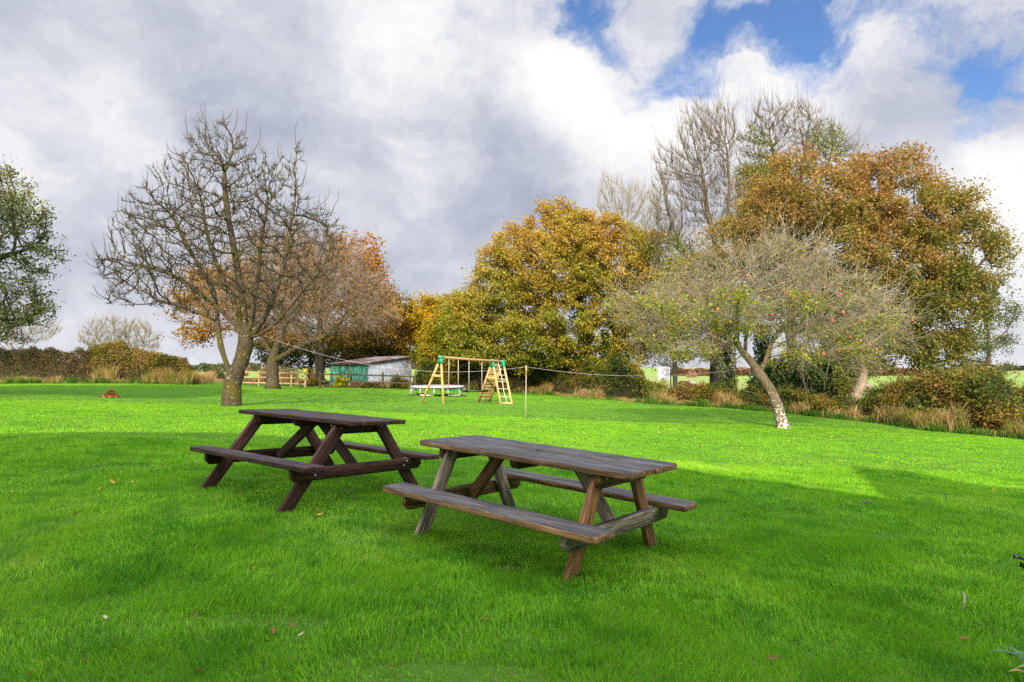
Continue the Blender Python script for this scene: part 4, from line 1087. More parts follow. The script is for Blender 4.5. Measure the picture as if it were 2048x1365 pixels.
def stalks(name, label, segs, seed, cols, cat='grass'):
    """long dry grass: tall thin bent blades in tufts; segs = (px0, px1, offset from the lawn edge, depth, height, count)"""
    r = np.random.default_rng(seed)
    g = Geo()
    for (a, b, off, dep, h, n) in segs:
        nt = max(3, n // 22)
        tp = r.uniform(a, b, nt); to = off + dep * r.random(nt) ** 1.3; th = h * (0.6 + 0.7 * r.random(nt)) * (0.55 + 0.9 * vnoise(tp, to * 9, 22.0, seed))
        gap = vnoise(tp, to * 3 + 7, 34.0, seed + 1) < 0.42; th[gap] *= 0.3
        k = r.integers(0, nt, n)
        p = P3(tp[k], HZ, lawn_d(tp[k]) + to[k]); p[:, :2] += r.normal(size=(n, 2)) * 0.09
        p[:, 2] = ground(p[:, 0], p[:, 1]) - 0.01
        hh = th[k] * (0.5 + 0.6 * r.random(n))
        az = r.random(n) * 6.283; ln = hh * (0.15 + 0.55 * r.random(n))
        D_ = np.stack([np.cos(az), np.sin(az), 0 * az], 1)
        w_ = np.stack([-np.sin(az + 1), np.cos(az + 1), 0 * az], 1) * (0.006 + 0.006 * r.random(n))[:, None]
        up = np.array([0, 0, 1.0])
        m1 = p + up * (hh * .5)[:, None] + D_ * (ln * .18)[:, None]; m2 = p + up * (hh * .85)[:, None] + D_ * (ln * .55)[:, None]; tip = p + up * (hh * .95)[:, None] + D_ * ln[:, None]
        V = np.stack([p - w_, p + w_, m1 + w_, m1 - w_, m2 + w_ * .8, m2 - w_ * .8, tip], 1)
        i = np.arange(n) * 7
        q = np.concatenate([np.stack([i, i + 1, i + 2, i + 3], 1), np.stack([i + 3, i + 2, i + 4, i + 5], 1)]); t = np.stack([i + 5, i + 4, i + 6], 1)
        cc = np.array(cols)[(r.integers(0, len(cols), nt))[k]] * (0.7 + 0.6 * r.random((n, 1)))
        g.add(V.reshape(-1, 3), q, t, np.repeat(cc, 7, 0))
    tag(g.build(name, STRAW), label, cat, kind='stuff')

nf = lambda s, k, o=0.0: (lambda p: n3(p, k, s) * 1.5 - 0.25 + o)
OLIVE = [(0.045, 0.055, 0.012), (0.085, 0.095, 0.016), (0.15, 0.14, 0.02), (0.21, 0.16, 0.03), (0.22, 0.13, 0.04)]
HEDGE_SHADED = [(0.030, 0.036, 0.014), (0.060, 0.055, 0.020), (0.11, 0.080, 0.035), (0.16, 0.10, 0.045)]  # leaf tones darkened for the tree shade over the left hedge
BRAM = [(0.032, 0.060, 0.010), (0.070, 0.105, 0.014), (0.130, 0.150, 0.018), (0.20, 0.175, 0.025), (0.24, 0.15, 0.035)]
IVY = [(0.014, 0.034, 0.008), (0.028, 0.062, 0.011), (0.055, 0.10, 0.014)]
hedge('hedge', 'clipped brown hedge darkened as in shade along the left side of the lawn', -180, 190, [(-180, 695), (0, 700), (90, 703), (190, 712)], 0.4, 2.2, 30000, 0.11, HEDGE_SHADED, nf(1, 1.2), 81, 900, 0.3, shoot=0.5)
hedge('hedge', 'shorter rusty and yellow green hedge end with pale grass at its foot', 175, 385, [(175, 712), (205, 706), (240, 700), (265, 712), (330, 724), (370, 730), (385, 750)], 0.4, 2.0, 22000, 0.11, [(0.06, 0.07, 0.014), (0.12, 0.12, 0.02), (0.20, 0.165, 0.03), (0.25, 0.18, 0.06), (0.24, 0.13, 0.06)], nf(2, 1.0), 82, 700, 0.55)
hedge('bramble_hedge', 'dark tangled undergrowth beneath the turning oak', 890, 1300, [(890, 735), (950, 718), (1030, 722), (1060, 722), (1120, 712), (1200, 716), (1270, 728), (1300, 762)], 0.5, 3.0, 42000, 0.12, BRAM, nf(3, 1.1), 83, 1100, 0.6)
hedge('bramble_hedge', 'low bramble bank with a pony and a basketball board showing above it', 1285, 1470, [(1285, 768), (1310, 776), (1400, 780), (1440, 778), (1470, 770)], 0.5, 2.4, 16000, 0.10, BRAM, nf(4, 0.9, .1), 84, 700, 0.9, pw=1.0)
hedge('bramble_hedge', 'dark ivy covered thicket behind the apple trunk', 1500, 1700, [(1500, 775), (1530, 745), (1560, 740), (1600, 712), (1640, 698), (1680, 712), (1700, 750)], 1.6, 2.6, 30000, 0.10, IVY + [(0.09, 0.12, 0.02)], nf(5, 0.9), 85, 800, 0.7, leafmat=LEAF_GLOSS)
hedge('bramble_hedge', 'low bramble growth with yellow leaves at the foot of the dark thicket', 1440, 1790, [(1440, 778), (1480, 770), (1520, 785), (1600, 795), (1680, 798), (1715, 800), (1745, 778), (1790, 776)], 0.25, 1.4, 18000, 0.08, BRAM, nf(6, 0.7, .05), 86, 600, 0.9, pw=1.0)
hedge('bramble_hedge', 'long olive bramble hedge running to the right edge', 1750, 2360, [(1750, 800), (1765, 792), (1800, 784), (1870, 774), (1930, 764), (2000, 764), (2060, 770), (2140, 774), (2360, 778)], 0.3, 3.4, 62000, 0.075, BRAM, nf(7, 0.8, .05), 87, 2300, 1.0, shoot=1.2, pw=1.2)
DRY = [(0.36, 0.25, 0.12), (0.42, 0.31, 0.17), (0.30, 0.18, 0.08), (0.24, 0.22, 0.07), (0.15, 0.20, 0.03)]
stalks('dry_grass', 'long straw coloured grass along the hedge foot', [(-150, 190, 0.0, 0.9, 0.55, 5000), (180, 400, -0.1, 1.2, 1.1, 6000), (930, 1090, -0.2, 0.9, 0.75, 4000), (1080, 1300, -0.2, 0.9, 0.6, 4200), (1270, 1470, -0.1, 0.7, 0.75, 4600), (1460, 1700, -0.1, 0.6, 0.5, 3600), (1690, 1800, -0.1, 0.5, 0.75, 2400), (1790, 1900, -0.1, 0.7, 0.5, 2600), (1880, 2360, -0.15, 0.7, 0.6, 12000)], 91, DRY)
stalks('meadow_grass', 'pale brown rough grass and bracken behind the wooden fence', [(375, 480, 2.5, 9, 0.9, 5000), (470, 640, 1.2, 7, 1.2, 9000), (630, 850, 0.3, 1.2, 0.5, 3500), (840, 900, 2, 5, 1.2, 3000)], 92, [(0.38, 0.27, 0.14), (0.44, 0.33, 0.19), (0.30, 0.17, 0.09), (0.22, 0.16, 0.06)])
stalks('verge_grass', 'longer green grass left uncut at the hedge foot', [(-150, 390, -0.3, 0.9, 0.36, 12000), (930, 1300, -0.4, 0.6, 0.25, 4500), (1290, 1700, -0.4, 0.5, 0.26, 5500), (1690, 2360, -0.35, 0.5, 0.25, 8500)], 93, [(0.035, 0.10, 0.012), (0.055, 0.14, 0.014), (0.085, 0.17, 0.022)])

def bush(name, label, px, py_top, d, rx, n, size, cols, seed, cat='bush', depth=None, stems=200, leafmat=None, core=0.6, group=None, stem_mat=None, aspect=0.65, rough=0.6, lobes=6):
    """free standing bush: dome of leaves on many stems; rx half width in px"""
    r = np.random.default_rng(seed)
    b = G(px, d); wx = rx * d / F; H = float(P3(px, py_top, d)[2]) - b.z; dep = depth or wx
    root = thing(name, label, cat, b, 0, group)
    nl = lobes
    lc = np.stack([r.uniform(-.62, .62, nl) * wx, r.uniform(-.5, .5, nl) * dep, np.zeros(nl)], 1); lc[0] = 0
    lh = H * np.where(np.arange(nl) == 0, 1.0, r.uniform(.5, .95, nl)); lw = wx * r.uniform(.35, .6, nl)
    def fr(u, f, k=None):
        k = r.integers(0, nl, len(u)) if k is None else k
        q = u * np.stack([lw[k], lw[k] * dep / wx, lh[k]], 1)
        bump = 0.85 + rough * (n3(q + lc[k] + b.x, 0.45 * max(H, .6), seed) - 0.5) * 1.5 + rough * (n3(q + b.y, 0.2 * max(H, .6), seed + 3) - 0.5)
        return q * (f * bump)[:, None] + lc[k]
    def hemi(k):
        u = r.normal(size=(k, 3)); u /= np.linalg.norm(u, axis=1, keepdims=True); u[:, 2] = np.abs(u[:, 2]); return u
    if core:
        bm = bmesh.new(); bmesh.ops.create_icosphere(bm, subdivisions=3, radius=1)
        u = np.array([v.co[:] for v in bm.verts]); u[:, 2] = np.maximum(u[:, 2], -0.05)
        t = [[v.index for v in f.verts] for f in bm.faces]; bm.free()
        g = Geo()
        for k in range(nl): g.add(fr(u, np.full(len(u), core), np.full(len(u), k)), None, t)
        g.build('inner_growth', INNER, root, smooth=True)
    e = fr(hemi(stems), 0.8 + 0.35 * r.random(stems)); m = e * np.array([.35, .35, .6]) + r.normal(size=e.shape) * 0.05 * H
    v, q, t = tubes(np.stack([e * np.array([.06, .06, 0]), m, e], 1), 0.010 * (0.5 + r.random(stems))[:, None] * np.array([1.2, .8, .4]), 3, False)
    g = Geo(); g.add(v, q, t); g.build('stems', stem_mat or bark_stem, root, smooth=True)
    f = 1.05 - np.abs(r.normal(size=n)) * 0.22 + (r.random(n) < .06) * .25 * r.random(n)
    p = fr(hemi(n), f.clip(.3, 1.35)); keep = n3(p + 5, 0.25 * max(H, .5), seed + 9) > 0.33
    g = Geo(); add_leaves(g, p[keep], size, r, palette(cols, field=lambda p: n3(p, 0.5 * max(H, .5), seed) * 1.5 - .25), 0.3, aspect)
    g.build('foliage', leafmat or LEAF, root)
    return root
bush('bush', 'small rounded bare brown bush behind the hedge, right of the distant bare trees', 300, 694, 58, 24, 2500, 0.10, [(0.12, 0.075, 0.04), (0.18, 0.12, 0.06), (0.14, 0.12, 0.04)], 101, stems=420, core=0, stem_mat=bark_grey)
bush('bush', 'bright yellow flowering bush in front of the green shed', 680, 748, 45.4, 20, 2600, 0.11, [(0.30, 0.33, 0.02), (0.52, 0.50, 0.02), (0.62, 0.56, 0.03)], 102)
bush('bush', 'broad dark olive bush filling the corner between the shed and the golden tree', 858, 726, 49.5, 46, 9000, 0.14, BRAM, 110)
bush('bush', 'low brown bracken clump left of the green shed front', 640, 752, 46.5, 22, 2600, 0.11, OLIVE, 115)
bush('bush', 'olive bush in front of the corrugated shed wall', 800, 742, 45.2, 24, 5200, 0.11, BRAM, 103)
bush('bush', 'low rusty bramble bush at the fence end by the shed', 748, 762, 45.0, 34, 4200, 0.10, OLIVE, 104)
bush('bush', 'grey green bush under the left side of the turning oak', 1000, 682, 51, 50, 9500, 0.15, [(0.09, 0.11, 0.03), (0.17, 0.17, 0.05), (0.24, 0.21, 0.07)], 105)
bush('bush', 'yellow green bush at the far corner of the lawn behind the swing beam', 905, 715, 52, 45, 7000, 0.15, [(0.08, 0.11, 0.015), (0.16, 0.17, 0.02), (0.24, 0.20, 0.03)], 106)
bush('bush', 'lime green bush left of the basketball board', 1260, 715, 41, 42, 7000, 0.13, [(0.13, 0.18, 0.015), (0.22, 0.25, 0.02), (0.30, 0.28, 0.025)], 107)
bush('bush', 'yellow leaved bush under the middle of the turning oak', 1062, 704, 48.5, 36, 5200, 0.16, [(0.16, 0.19, 0.015), (0.28, 0.26, 0.015), (0.36, 0.24, 0.015)], 108)
bush('bush', 'dark green bush with small leaves at the left edge of the distant field gap', 430, 728, 62, 26, 4200, 0.12, [(0.06, 0.09, 0.02), (0.11, 0.12, 0.025), (0.20, 0.12, 0.04)], 109)

# reddish field hedge and pale far hedge lines
def far_hedge(name, label, px0, px1, d, py_top, n, cols, seed, size=0.3, thick=1.5):
    r = np.random.default_rng(seed); b = G((px0 + px1) / 2, d)
    root = thing(name, label, 'hedge', b)
    px = r.uniform(px0, px1, n); dd = d + r.uniform(-thick, thick, n) * np.sqrt(r.random(n))
    p = P3(px, HZ, dd); gz_ = np.minimum(ground(p[:, 0], p[:, 1]), 0.3)
    top = P3(px, py_top + 5 * (vnoise(px, px * 0, 14.0, seed) - .5), dd)[:, 2]
    p[:, 2] = gz_ + (top - gz_) * r.random(n) ** 0.7
    g = Geo(); add_leaves(g, p, size, r, palette(cols, field=lambda q: n3(q, 3.0, seed) * 1.4 - .2), 0.2, 0.7); g.build('foliage', LEAF, root, origin=b)
far_hedge('field_hedge', 'reddish brown clipped hedge across the field on the right', 1330, 1960, 150, 738, 26000, [(0.12, 0.055, 0.04), (0.18, 0.080, 0.055), (0.25, 0.12, 0.07)], 111, 0.36, 1.6)
far_hedge('field_hedge', 'distant dark hedge line on the horizon at the right edge', 1900, 2120, 420, 731, 2600, [(0.05, 0.07, 0.04), (0.09, 0.10, 0.06)], 112, 1.6, 6)
far_hedge('field_hedge', 'distant dark hedge line seen through the gap on the left', 330, 520, 300, 729, 2600, [(0.06, 0.09, 0.04), (0.10, 0.12, 0.06)], 113, 1.3, 6)
bush('bush', 'small pale pink bush in the field beyond the basketball board', 1383, 735, 130, 11, 1500, 0.3, [(0.36, 0.20, 0.16), (0.45, 0.28, 0.22), (0.24, 0.16, 0.08)], 114)
# ------------------------------------------------------------------ fence, shed, play equipment, line
wood_pale = mat_wood('pale_fence_wood', (0.42, 0.34, 0.20), (0.46, 0.36, 0.20), (0.28, 0.20, 0.10), 0.4, 0.8)
wood_dark = mat_wood('dark_fence_wood', (0.13, 0.11, 0.085), (0.12, 0.095, 0.07), (0.05, 0.04, 0.03), 0.5, 0.85)  # darker brown tones than the pale fence wood
wood_play = mat_wood('honey_play_timber', (0.55, 0.40, 0.19), (0.56, 0.39, 0.18), (0.40, 0.25, 0.10), 0.3, 0.6)

def fence(label, posts, rails_py, mat, post_h, yellow=None):
    """posts = [(px, py of foot)], rails at heights above the foot"""
    P = [at(a, b) for a, b in posts]
    root = thing('post_and_rail_fence', label, 'fence', P[0])
    o = P[0]
    for k, p in enumerate(P):
        g = Geo(); q = p - o
        add_board(g, q + Vector((0, 0, -.1)), q + Vector((random.uniform(-.02, .02), 0, post_h + random.uniform(-.05, .05))), 0.11, 0.11, (0, 1, 0), 0.01)
        po = g.build('post', mat, root, grain=True)
        if yellow is not None and k == yellow:
            g = Geo(); add_board(g, q + Vector((-.14, -.075, post_h + .01)), q + Vector((.14, -.075, post_h + .01)), 0.22, 0.02, (0, -1, 0), 0.004, (1, 1, 1))
            g.build('yellow_plate', mat_simple('yellow_plate_paint', (0.65, 0.50, 0.03), 0.5), po)
    for h in rails_py:
        for a, b in zip(P[:-1], P[1:]):
            g = Geo(); d = (b - a).normalized() * 0.04; f = Vector((0, -0.075, 0))
            add_board(g, a - o + Vector((0, 0, h)) + f - d * 0.9, b - o + Vector((0, 0, h + random.uniform(-.02, .02))) + f + d * 0.9, 0.095, 0.038, (0, -1, 0), 0.004)
            g.build('rail', mat, root, grain=True)
fence('pale wooden post and rail fence behind the drooping tree', [(470, 771), (518, 772), (583, 774), (611, 775)], (0.22, 0.62, 0.98), wood_pale, 1.15, 3)
fence('darker post and rail fence in front of the shed', [(640, 776), (702, 777), (765, 779), (830, 780)], (0.45, 0.92), wood_dark, 1.18)

def shed():
    d1, d2, d3 = 47.2, 46.3, 52.0
    F1 = P3(661, 728, d1); F2 = P3(737, 727, d2); B2 = P3(823, 714, d3)
    B1 = F1 + (B2 - F2)
    o = Vector((float(F2[0]), float(F2[1]), gz(F2[0], F2[1])))
    root = thing('tin_shed', 'tin shed with a green front, pale corrugated side and rusty sloping roof', 'shed', o)
    on = np.array(o[:]); gnd = lambda p: np.array([p[0], p[1], gz(p[0], p[1]) - 0.1])
    def sheet(name, a, b, za, zb, wave, mat, part_of=root, flip=1):
        """upright corrugated sheet from a to b, tops at za, zb"""
        L = np.linalg.norm((b - a)[:2]); n = int(L / (wave / 6)); s = np.linspace(0, 1, n)
        dirv = (b - a)[:2] / L; nr = np.array([dirv[1], -dirv[0]]) * flip
        off = 0.022 * np.sin(s * L / wave * 2 * math.pi)
        xy = a[None, :2] + (b - a)[None, :2] * s[:, None] + nr[None] * off[:, None]
        z0 = np.array([gz(*p) - .1 for p in xy]); z1 = za + (zb - za) * s
        v = np.concatenate([np.c_[xy, z0], np.c_[xy, z1], np.c_[xy - nr * .03, z0], np.c_[xy - nr * .03, z1]])
        i = np.arange(n - 1)
        q = np.concatenate([np.stack([i, i + 1, n + i + 1, n + i], 1), np.stack([2 * n + i, 3 * n + i, 3 * n + i + 1, 2 * n + i + 1], 1), np.stack([n + i, n + i + 1, 3 * n + i + 1, 3 * n + i], 1)])
        g = Geo(); g.add(v, q); return g.build(name, mat, part_of, origin=o)
    n = NT('green_sheet_paint'); co = n.n('ShaderNodeNewGeometry').outputs['Position']
    GREEN = n.done(n.principled(n.ramp(n.noise(co, 1.3, 6, .65), [(0.3, (0.030, 0.15, 0.10)), (0.6, (0.05, 0.23, 0.155)), (0.8, (0.12, 0.28, 0.19))]), 0.55, 0.3))
    n = NT('galvanised_sheet'); co = n.n('ShaderNodeNewGeometry').outputs['Position']
    ZINC = n.done(n.principled(n.ramp(n.noise(n.mapping(co, (1, 1, .3)), 2.0, 6, .65), [(0.3, (0.50, 0.52, 0.56)), (0.7, (0.66, 0.68, 0.72))]), 0.45, 0.5, metal=0.2))
    n = NT('rusty_roof'); co = n.n('ShaderNodeNewGeometry').outputs['Position']
    RUST = n.done(n.principled(n.ramp(n.noise(n.mapping(co, (1, .5, 1)), 0.9, 7, .7), [(0.42, (0.42, 0.44, 0.50)), (0.50, (0.32, 0.22, 0.20)), (0.60, (0.30, 0.11, 0.07))]), 0.7, 0.3))
    sheet('front_wall', F1, F2, F1[2], F2[2], 0.20, GREEN)
    sheet('side_wall', F2, B2, F2[2], B2[2], 0.24, ZINC)
    sheet('side_wall', B1, F1, B1[2], F1[2], 0.24, GREEN)
    sheet('back_wall', B2, B1, B2[2], B1[2], 0.24, ZINC)
    # roof, overhanging
    u = (F2 - F1) / np.linalg.norm(F2 - F1); w_ = (B2 - F2) / np.linalg.norm(B2 - F2)
    a, b = F1 - u * .12 - w_ * .15, F2 + u * .1 - w_ * .15; c, d_ = B2 + u * .1 + w_ * .1, B1 - u * .12 + w_ * .1
    N = 60; g = Geo(); s = np.linspace(0, 1, N); rip = 0.02 * np.sin(s * 2 * math.pi * 14)
    e0 = a + (b - a) * s[:, None]; e1 = d_ + (c - d_) * s[:, None]
    for k, dz in enumerate((0.05, 0.02)):
        v0 = e0 + np.array([0, 0, dz]); v1 = e1 + np.array([0, 0, dz]); v0[:, 2] += rip; v1[:, 2] += rip
        i = np.arange(N - 1); q = np.stack([i, i + 1, N + i + 1, N + i], 1)
        g.add(np.concatenate([v0, v1]), q if k == 0 else q[:, ::-1])
    g.build('roof', RUST, root, origin=o)
    g = Geo(); z3 = np.array([0, 0, .03])
    for p_, q_ in ((a, b), (b, c)):
        add_board(g, Vector(p_ - z3), Vector(q_ - z3), 0.10, 0.03, (0, -1, 0), 0.003)
    g.build('eaves_board', wood_dark, root, grain=True, origin=o)
    # double door seam on the green front
    m_ = (F1 * 0.52 + F2 * 0.48); nrm = np.array([u[1], -u[0], 0]); nrm /= np.linalg.norm(nrm)
    p0 = gnd(m_) + nrm * 0.045 + np.array([0, 0, .1]); p1 = np.array([p0[0], p0[1], F1[2] - .05])
    g = Geo(); add_board(g, Vector(p0), Vector(p1), 0.05, 0.02, tuple(nrm), 0.002); g.build('door_batten', wood_dark, root, grain=True, origin=o)
shed()

TEAL = mat_simple('green_plastic', (0.01, 0.22, 0.13), 0.45, 0.4, 0.05)
ROPE = mat_simple('white_rope', (0.45, 0.43, 0.41), 0.9, 0.1, 0.1, 40)
BLACK = mat_simple('black_plastic', (0.018, 0.018, 0.020), 0.5, 0.4, 0.1)
STEEL = mat_simple('galvanised_tube', (0.50, 0.52, 0.55), 0.35, 0.6, 0.08, metal=0.6)

wood_beam = mat_wood('brown_beam_timber', (0.36, 0.24, 0.11), (0.36, 0.22, 0.09), (0.24, 0.13, 0.05), 0.3, 0.6)
def play_frame():
    f1 = at(842, 806); f2 = at(887, 809); g1 = at(955, 805); g2 = at(1002, 809); h1 = at(978, 804); h2 = at(1025, 810)
    top1 = P3(882, 715, (f1.y + f2.y) / 2); top2 = P3(985, 722, (g1.y + g2.y) / 2 + .0); top3 = P3(1006, 724, (h1.y + h2.y) / 2)
    o = (f1 + h2) / 2; o.z = gz(o.x, o.y)
    root = thing('climbing_frame', 'wooden swing and climbing frame with green joints on the sunlit lawn', 'climbing frame', o)
    V = lambda p: Vector(p) - o
    t1, t2, t3 = V(top1), V(top2), V(top3)
    def pole(name, a, b, rad, mat=wood_play, parent=root, k=10):
        g = Geo(); add_tube(g, [a, a.lerp(b, .5), b], rad, k, (1, 1, 1), (random.uniform(0, 9), 0, 0)); return g.build(name, mat, parent, smooth=False, grain=True)
    end = t3 + (t3 - t2).normalized() * 0.12; st = t1 - (t3 - t1).normalized() * 0.12
    pole('beam', st, end, 0.055, wood_beam)
    for t, feet in ((t1, (f1, f2)), (t2, (g1, g2)), (t3, (h1, h2))):
        for ft in feet:
            a = V(ft) + Vector((0, 0, -.06)); pole('leg', a, t + (a - t).normalized() * .05, 0.048)
        # green joint
        g = Geo(); bd = (t3 - t1).normalized()
        add_tube(g, [t - bd * .11, t + bd * .11], 0.075, 10)
        for ft in feet:
            dv = (V(ft) - t).normalized(); add_tube(g, [t + dv * .02, t + dv * .30], [0.072, 0.062], 10)
        g.build('joint', TEAL, root, color=False)
        a, b = V(feet[0]), V(feet[1])
        k = 0.60
        if t is not t3: g = Geo(); add_board(g, a.lerp(t, k) - Vector((0.03, .05, 0)), b.lerp(t, k) + Vector((.05, -.05, 0)), 0.09, 0.04, (0, -1, 0), 0.004); g.build('crossbar', wood_play, root, grain=True)
        else: g = Geo(); add_board(g, a.lerp(t, k - .03), b.lerp(t, k - .03), 0.09, 0.04, (0, -1, 0), 0.004); g.build('crossbar', wood_play, root, grain=True)
    # climbing wall on the two rear legs
    wall = None
    a0, a1, b0, b1 = V(g1), t2, V(h1), t3
    g = Geo()
    nrm = (a1 - a0).cross(b0 - a0).normalized()
    for k in range(11):
        f = 0.06 + k * 0.082
        add_board(g, a0.lerp(a1, f), b0.lerp(b1, f), 0.13, 0.022, tuple(nrm), 0.003, tuple([random.uniform(.8, 1.1)] * 3))
    g.build('climbing_wall', wood_play, root, grain=True)
    # rope ladder between the front legs, with a bar at the bottom
    c0, c1, e0, e1 = V(g2), t2, V(h2), t3
    g = Geo(); mid0 = c0.lerp(e0, .55); mid1 = c1.lerp(e1, .5)
    add_tube(g, [mid0 + Vector((0, 0, .06)), mid0.lerp(mid1, .3) + Vector((-.03, 0, 0)), mid0.lerp(mid1, .6) + Vector((.02, 0, 0)), mid1], 0.018, 6)
    for f in (0.18, 0.36, 0.52, 0.68):
        add_tube(g, [c0.lerp(c1, f), c0.lerp(c1, f).lerp(e0.lerp(e1, f), .5) + Vector((0, 0, -.02)), e0.lerp(e1, f)], 0.015, 6)
    for w_ in range(5):
        a = w_ * 1.3; add_tube(g, [mid1 + Vector((.05 * math.cos(a), .02, .07 * math.sin(a))), mid1 + Vector((-.1 - .03 * w_, 0, -.12 - .05 * w_))], 0.016, 5)
    g.build('rope_net', ROPE, root, color=False)
    pole('foot_bar', c0 + Vector((0, 0, .05)), e0 + Vector((0, 0, .05)), 0.04)
    # swing seat
    def on_beam(px): # point of the beam under column px
        f = np.clip((px - 882) / (1006 - 882), 0, 1); return t1.lerp(t3, float(f))
    pa, pb = on_beam(897), on_beam(915)
    zs = P3(905, 778, top1[1] + .4)[2] - o.z
    g = Geo()
    for p in (pa, pb): add_tube(g, [p, Vector((p.x, p.y, zs + .02))], 0.014, 6)
    ro = g.build('swing_rope', ROPE, root, color=False)
    g = Geo(); n_ = 9; q = (pb - pa).normalized(); side = Vector((-q.y, q.x, 0)).normalized()
    ext = q * .04
    pts = [(pa - ext).lerp(pb + ext, i / (n_ - 1)) for i in range(n_)]
    sag = [0.05 * (4 * (i / (n_ - 1) - .5) ** 2 - 1) for i in range(n_)]
    v = []
    for w_, dz in ((-.09, 0), (.09, 0), (.09, -.03), (-.09, -.03)):
        v += [(p.x + side.x * w_, p.y + side.y * w_, zs + s_ + dz) for p, s_ in zip(pts, sag)]
    i = np.arange(n_ - 1); q4 = np.concatenate([np.stack([i + a * n_, i + 1 + a * n_, i + 1 + ((a + 1) % 4) * n_, i + ((a + 1) % 4) * n_], 1) for a in range(4)])
    g.add(v, q4); g.build('swing_seat', mat_simple('teal_swing_seat', (0.02, 0.13, 0.13), 0.5), root)
    # glider: black bar on two ropes
    pa, pb = on_beam(936), on_beam(962); zg = P3(948, 783, top2[1] - .6)[2] - o.z
    g = Geo()
    for p in (pa, pb): add_tube(g, [p, Vector((p.x, p.y, zg))], 0.013, 6)
    g.build('glider_rope', ROPE, root, color=False)
    m_ = (pa + pb) / 2; cdir = Vector((0.95, 0.25, 0)).normalized()
    g = Geo(); add_tube(g, [Vector((m_.x, m_.y, zg)) - cdir * .55, Vector((m_.x, m_.y, zg)) + cdir * .55], 0.04, 8)
    for s_ in (-.45, .45): add_board(g, Vector((m_.x, m_.y, zg + .05)) + cdir * (s_ - .13), Vector((m_.x, m_.y, zg + .05)) + cdir * (s_ + .13), 0.16, 0.035, (0, 0, 1), 0.008)
    g.build('glider', BLACK, root, color=False)
play_frame()

def trampoline():
    d = at(875, 792).y
    c = under(875, d); rad = 52 * d / F
    root = thing('trampoline', 'low round trampoline with a white padded rim behind the swing', 'trampoline', c)
    zt = float(P3(875, 773, d)[2]) - c.z
    a = np.linspace(0, 2 * math.pi, 49)
    ring = lambda r, z: np.stack([r * np.cos(a), r * np.sin(a), 0 * a + z], 1)
    g = Geo(); add_tube(g, ring(rad, zt - .03), 0.028, 8); g.build('frame_ring', STEEL, root, smooth=True, color=False)
    g = Geo()
    prof = [(rad + .05, -.05), (rad + .06, .0), (rad + .02, .035), (rad - .12, .04), (rad - .26, .025), (rad - .27, 0.0)]
    v = np.concatenate([ring(r_, zt + z_)[:-1] for r_, z_ in prof]); n = 48; idx = np.arange(len(prof) * n).reshape(-1, n)
    g.add(v, np.stack([idx[:-1], np.roll(idx[:-1], -1, 1), np.roll(idx[1:], -1, 1), idx[1:]], -1).reshape(-1, 4))
    g.build('rim_pad', mat_simple('faded_pad', (0.34, 0.32, 0.37), 0.6, 0.3, 0.35, 2), root, smooth=True)
    g = Geo(); rr = ring(rad - .24, zt + .01)[:-1]
    g.add(np.concatenate([rr, [[0, 0, zt - .02]]]), None, [[i, (i + 1) % 48, 48] for i in range(48)]); g.build('jumping_mat', BLACK, root)
    for k in range(6):
        w_ = k * math.pi / 3 + .25; dw = .27
        p = lambda ang, r_, z_: Vector((r_ * math.cos(ang), r_ * math.sin(ang), z_))
        gl = lambda ang, r_: gz(c.x + r_ * math.cos(ang), c.y + r_ * math.sin(ang)) - c.z + .07
        q1, q2 = p(w_ - dw, rad + .06, gl(w_ - dw, rad)), p(w_ + dw, rad + .06, gl(w_ + dw, rad))
        g = Geo(); pts = [p(w_ - dw, rad, zt - .03), p(w_ - dw, rad + .06, zt * .5), q1 + Vector((0, 0, .1)), q1 * .96 + q2 * .04, q2 * .96 + q1 * .04, q2 + Vector((0, 0, .1)), p(w_ + dw, rad + .06, zt * .5), p(w_ + dw, rad, zt - .03)]
        add_tube(g, pts, 0.022, 8); lg = g.build('leg', STEEL, root, smooth=True, color=False)
        g = Geo(); m_ = (q1 + q2) / 2; t_ = (q2 - q1).normalized()
        add_board(g, m_ - t_ * .22 + Vector((0, 0, -.06)), m_ + t_ * .22 + Vector((0, 0, -.06)), 0.2, 0.09, (0, 0, 1), .008); g.build('wooden_block', wood_dark, lg, grain=True)
trampoline()

def line():
    foot = at(1051, 840); d = foot.y
    post = thing('line_post', 'slim pale post holding up the washing line on the lawn', 'post', foot)
    top = Vector(P3(1052.5, 734, d)) - foot
    g = Geo(); add_tube(g, [Vector((0, 0, -.1)), top * .5, top], [0.014, 0.013, 0.012], 8); g.build('pole', mat_simple('grey_white_pole', (0.42, 0.37, 0.33), 0.6, 0.3, 0.25, 6), post, smooth=True)
    g = Geo(); add_tube(g, [top - Vector((0, 0, .25)), top + Vector((0, 0, .04))], 0.023, 8); g.build('pole_top', mat_simple('wood_pole_top', (0.40, 0.26, 0.12), 0.8), post, smooth=True)
    d1 = at(462, 812).y - .3; d2 = at(1568, 857).y - .12
    a = P3(528, 672, d1 - .25); b = P3(1052.5, 734, d); c = P3(1500, 736, d2)
    def span(a, b, sag, n=40):
        s = np.linspace(0, 1, n)[:, None]; return a + (b - a) * s - np.array([0, 0, 1.0]) * 4 * sag * s * (1 - s)
    p = np.concatenate([span(a, b, 0.52), span(b, c, 0.26)[1:]])
    g = Geo(); add_tube(g, p, 0.0032, 6)
    tag(g.build('washing_line', mat_simple('white_cord', (0.42, 0.38, 0.42), 0.7), smooth=True), 'long white washing line strung from the bare tree over the post to the apple tree', 'line')
line()

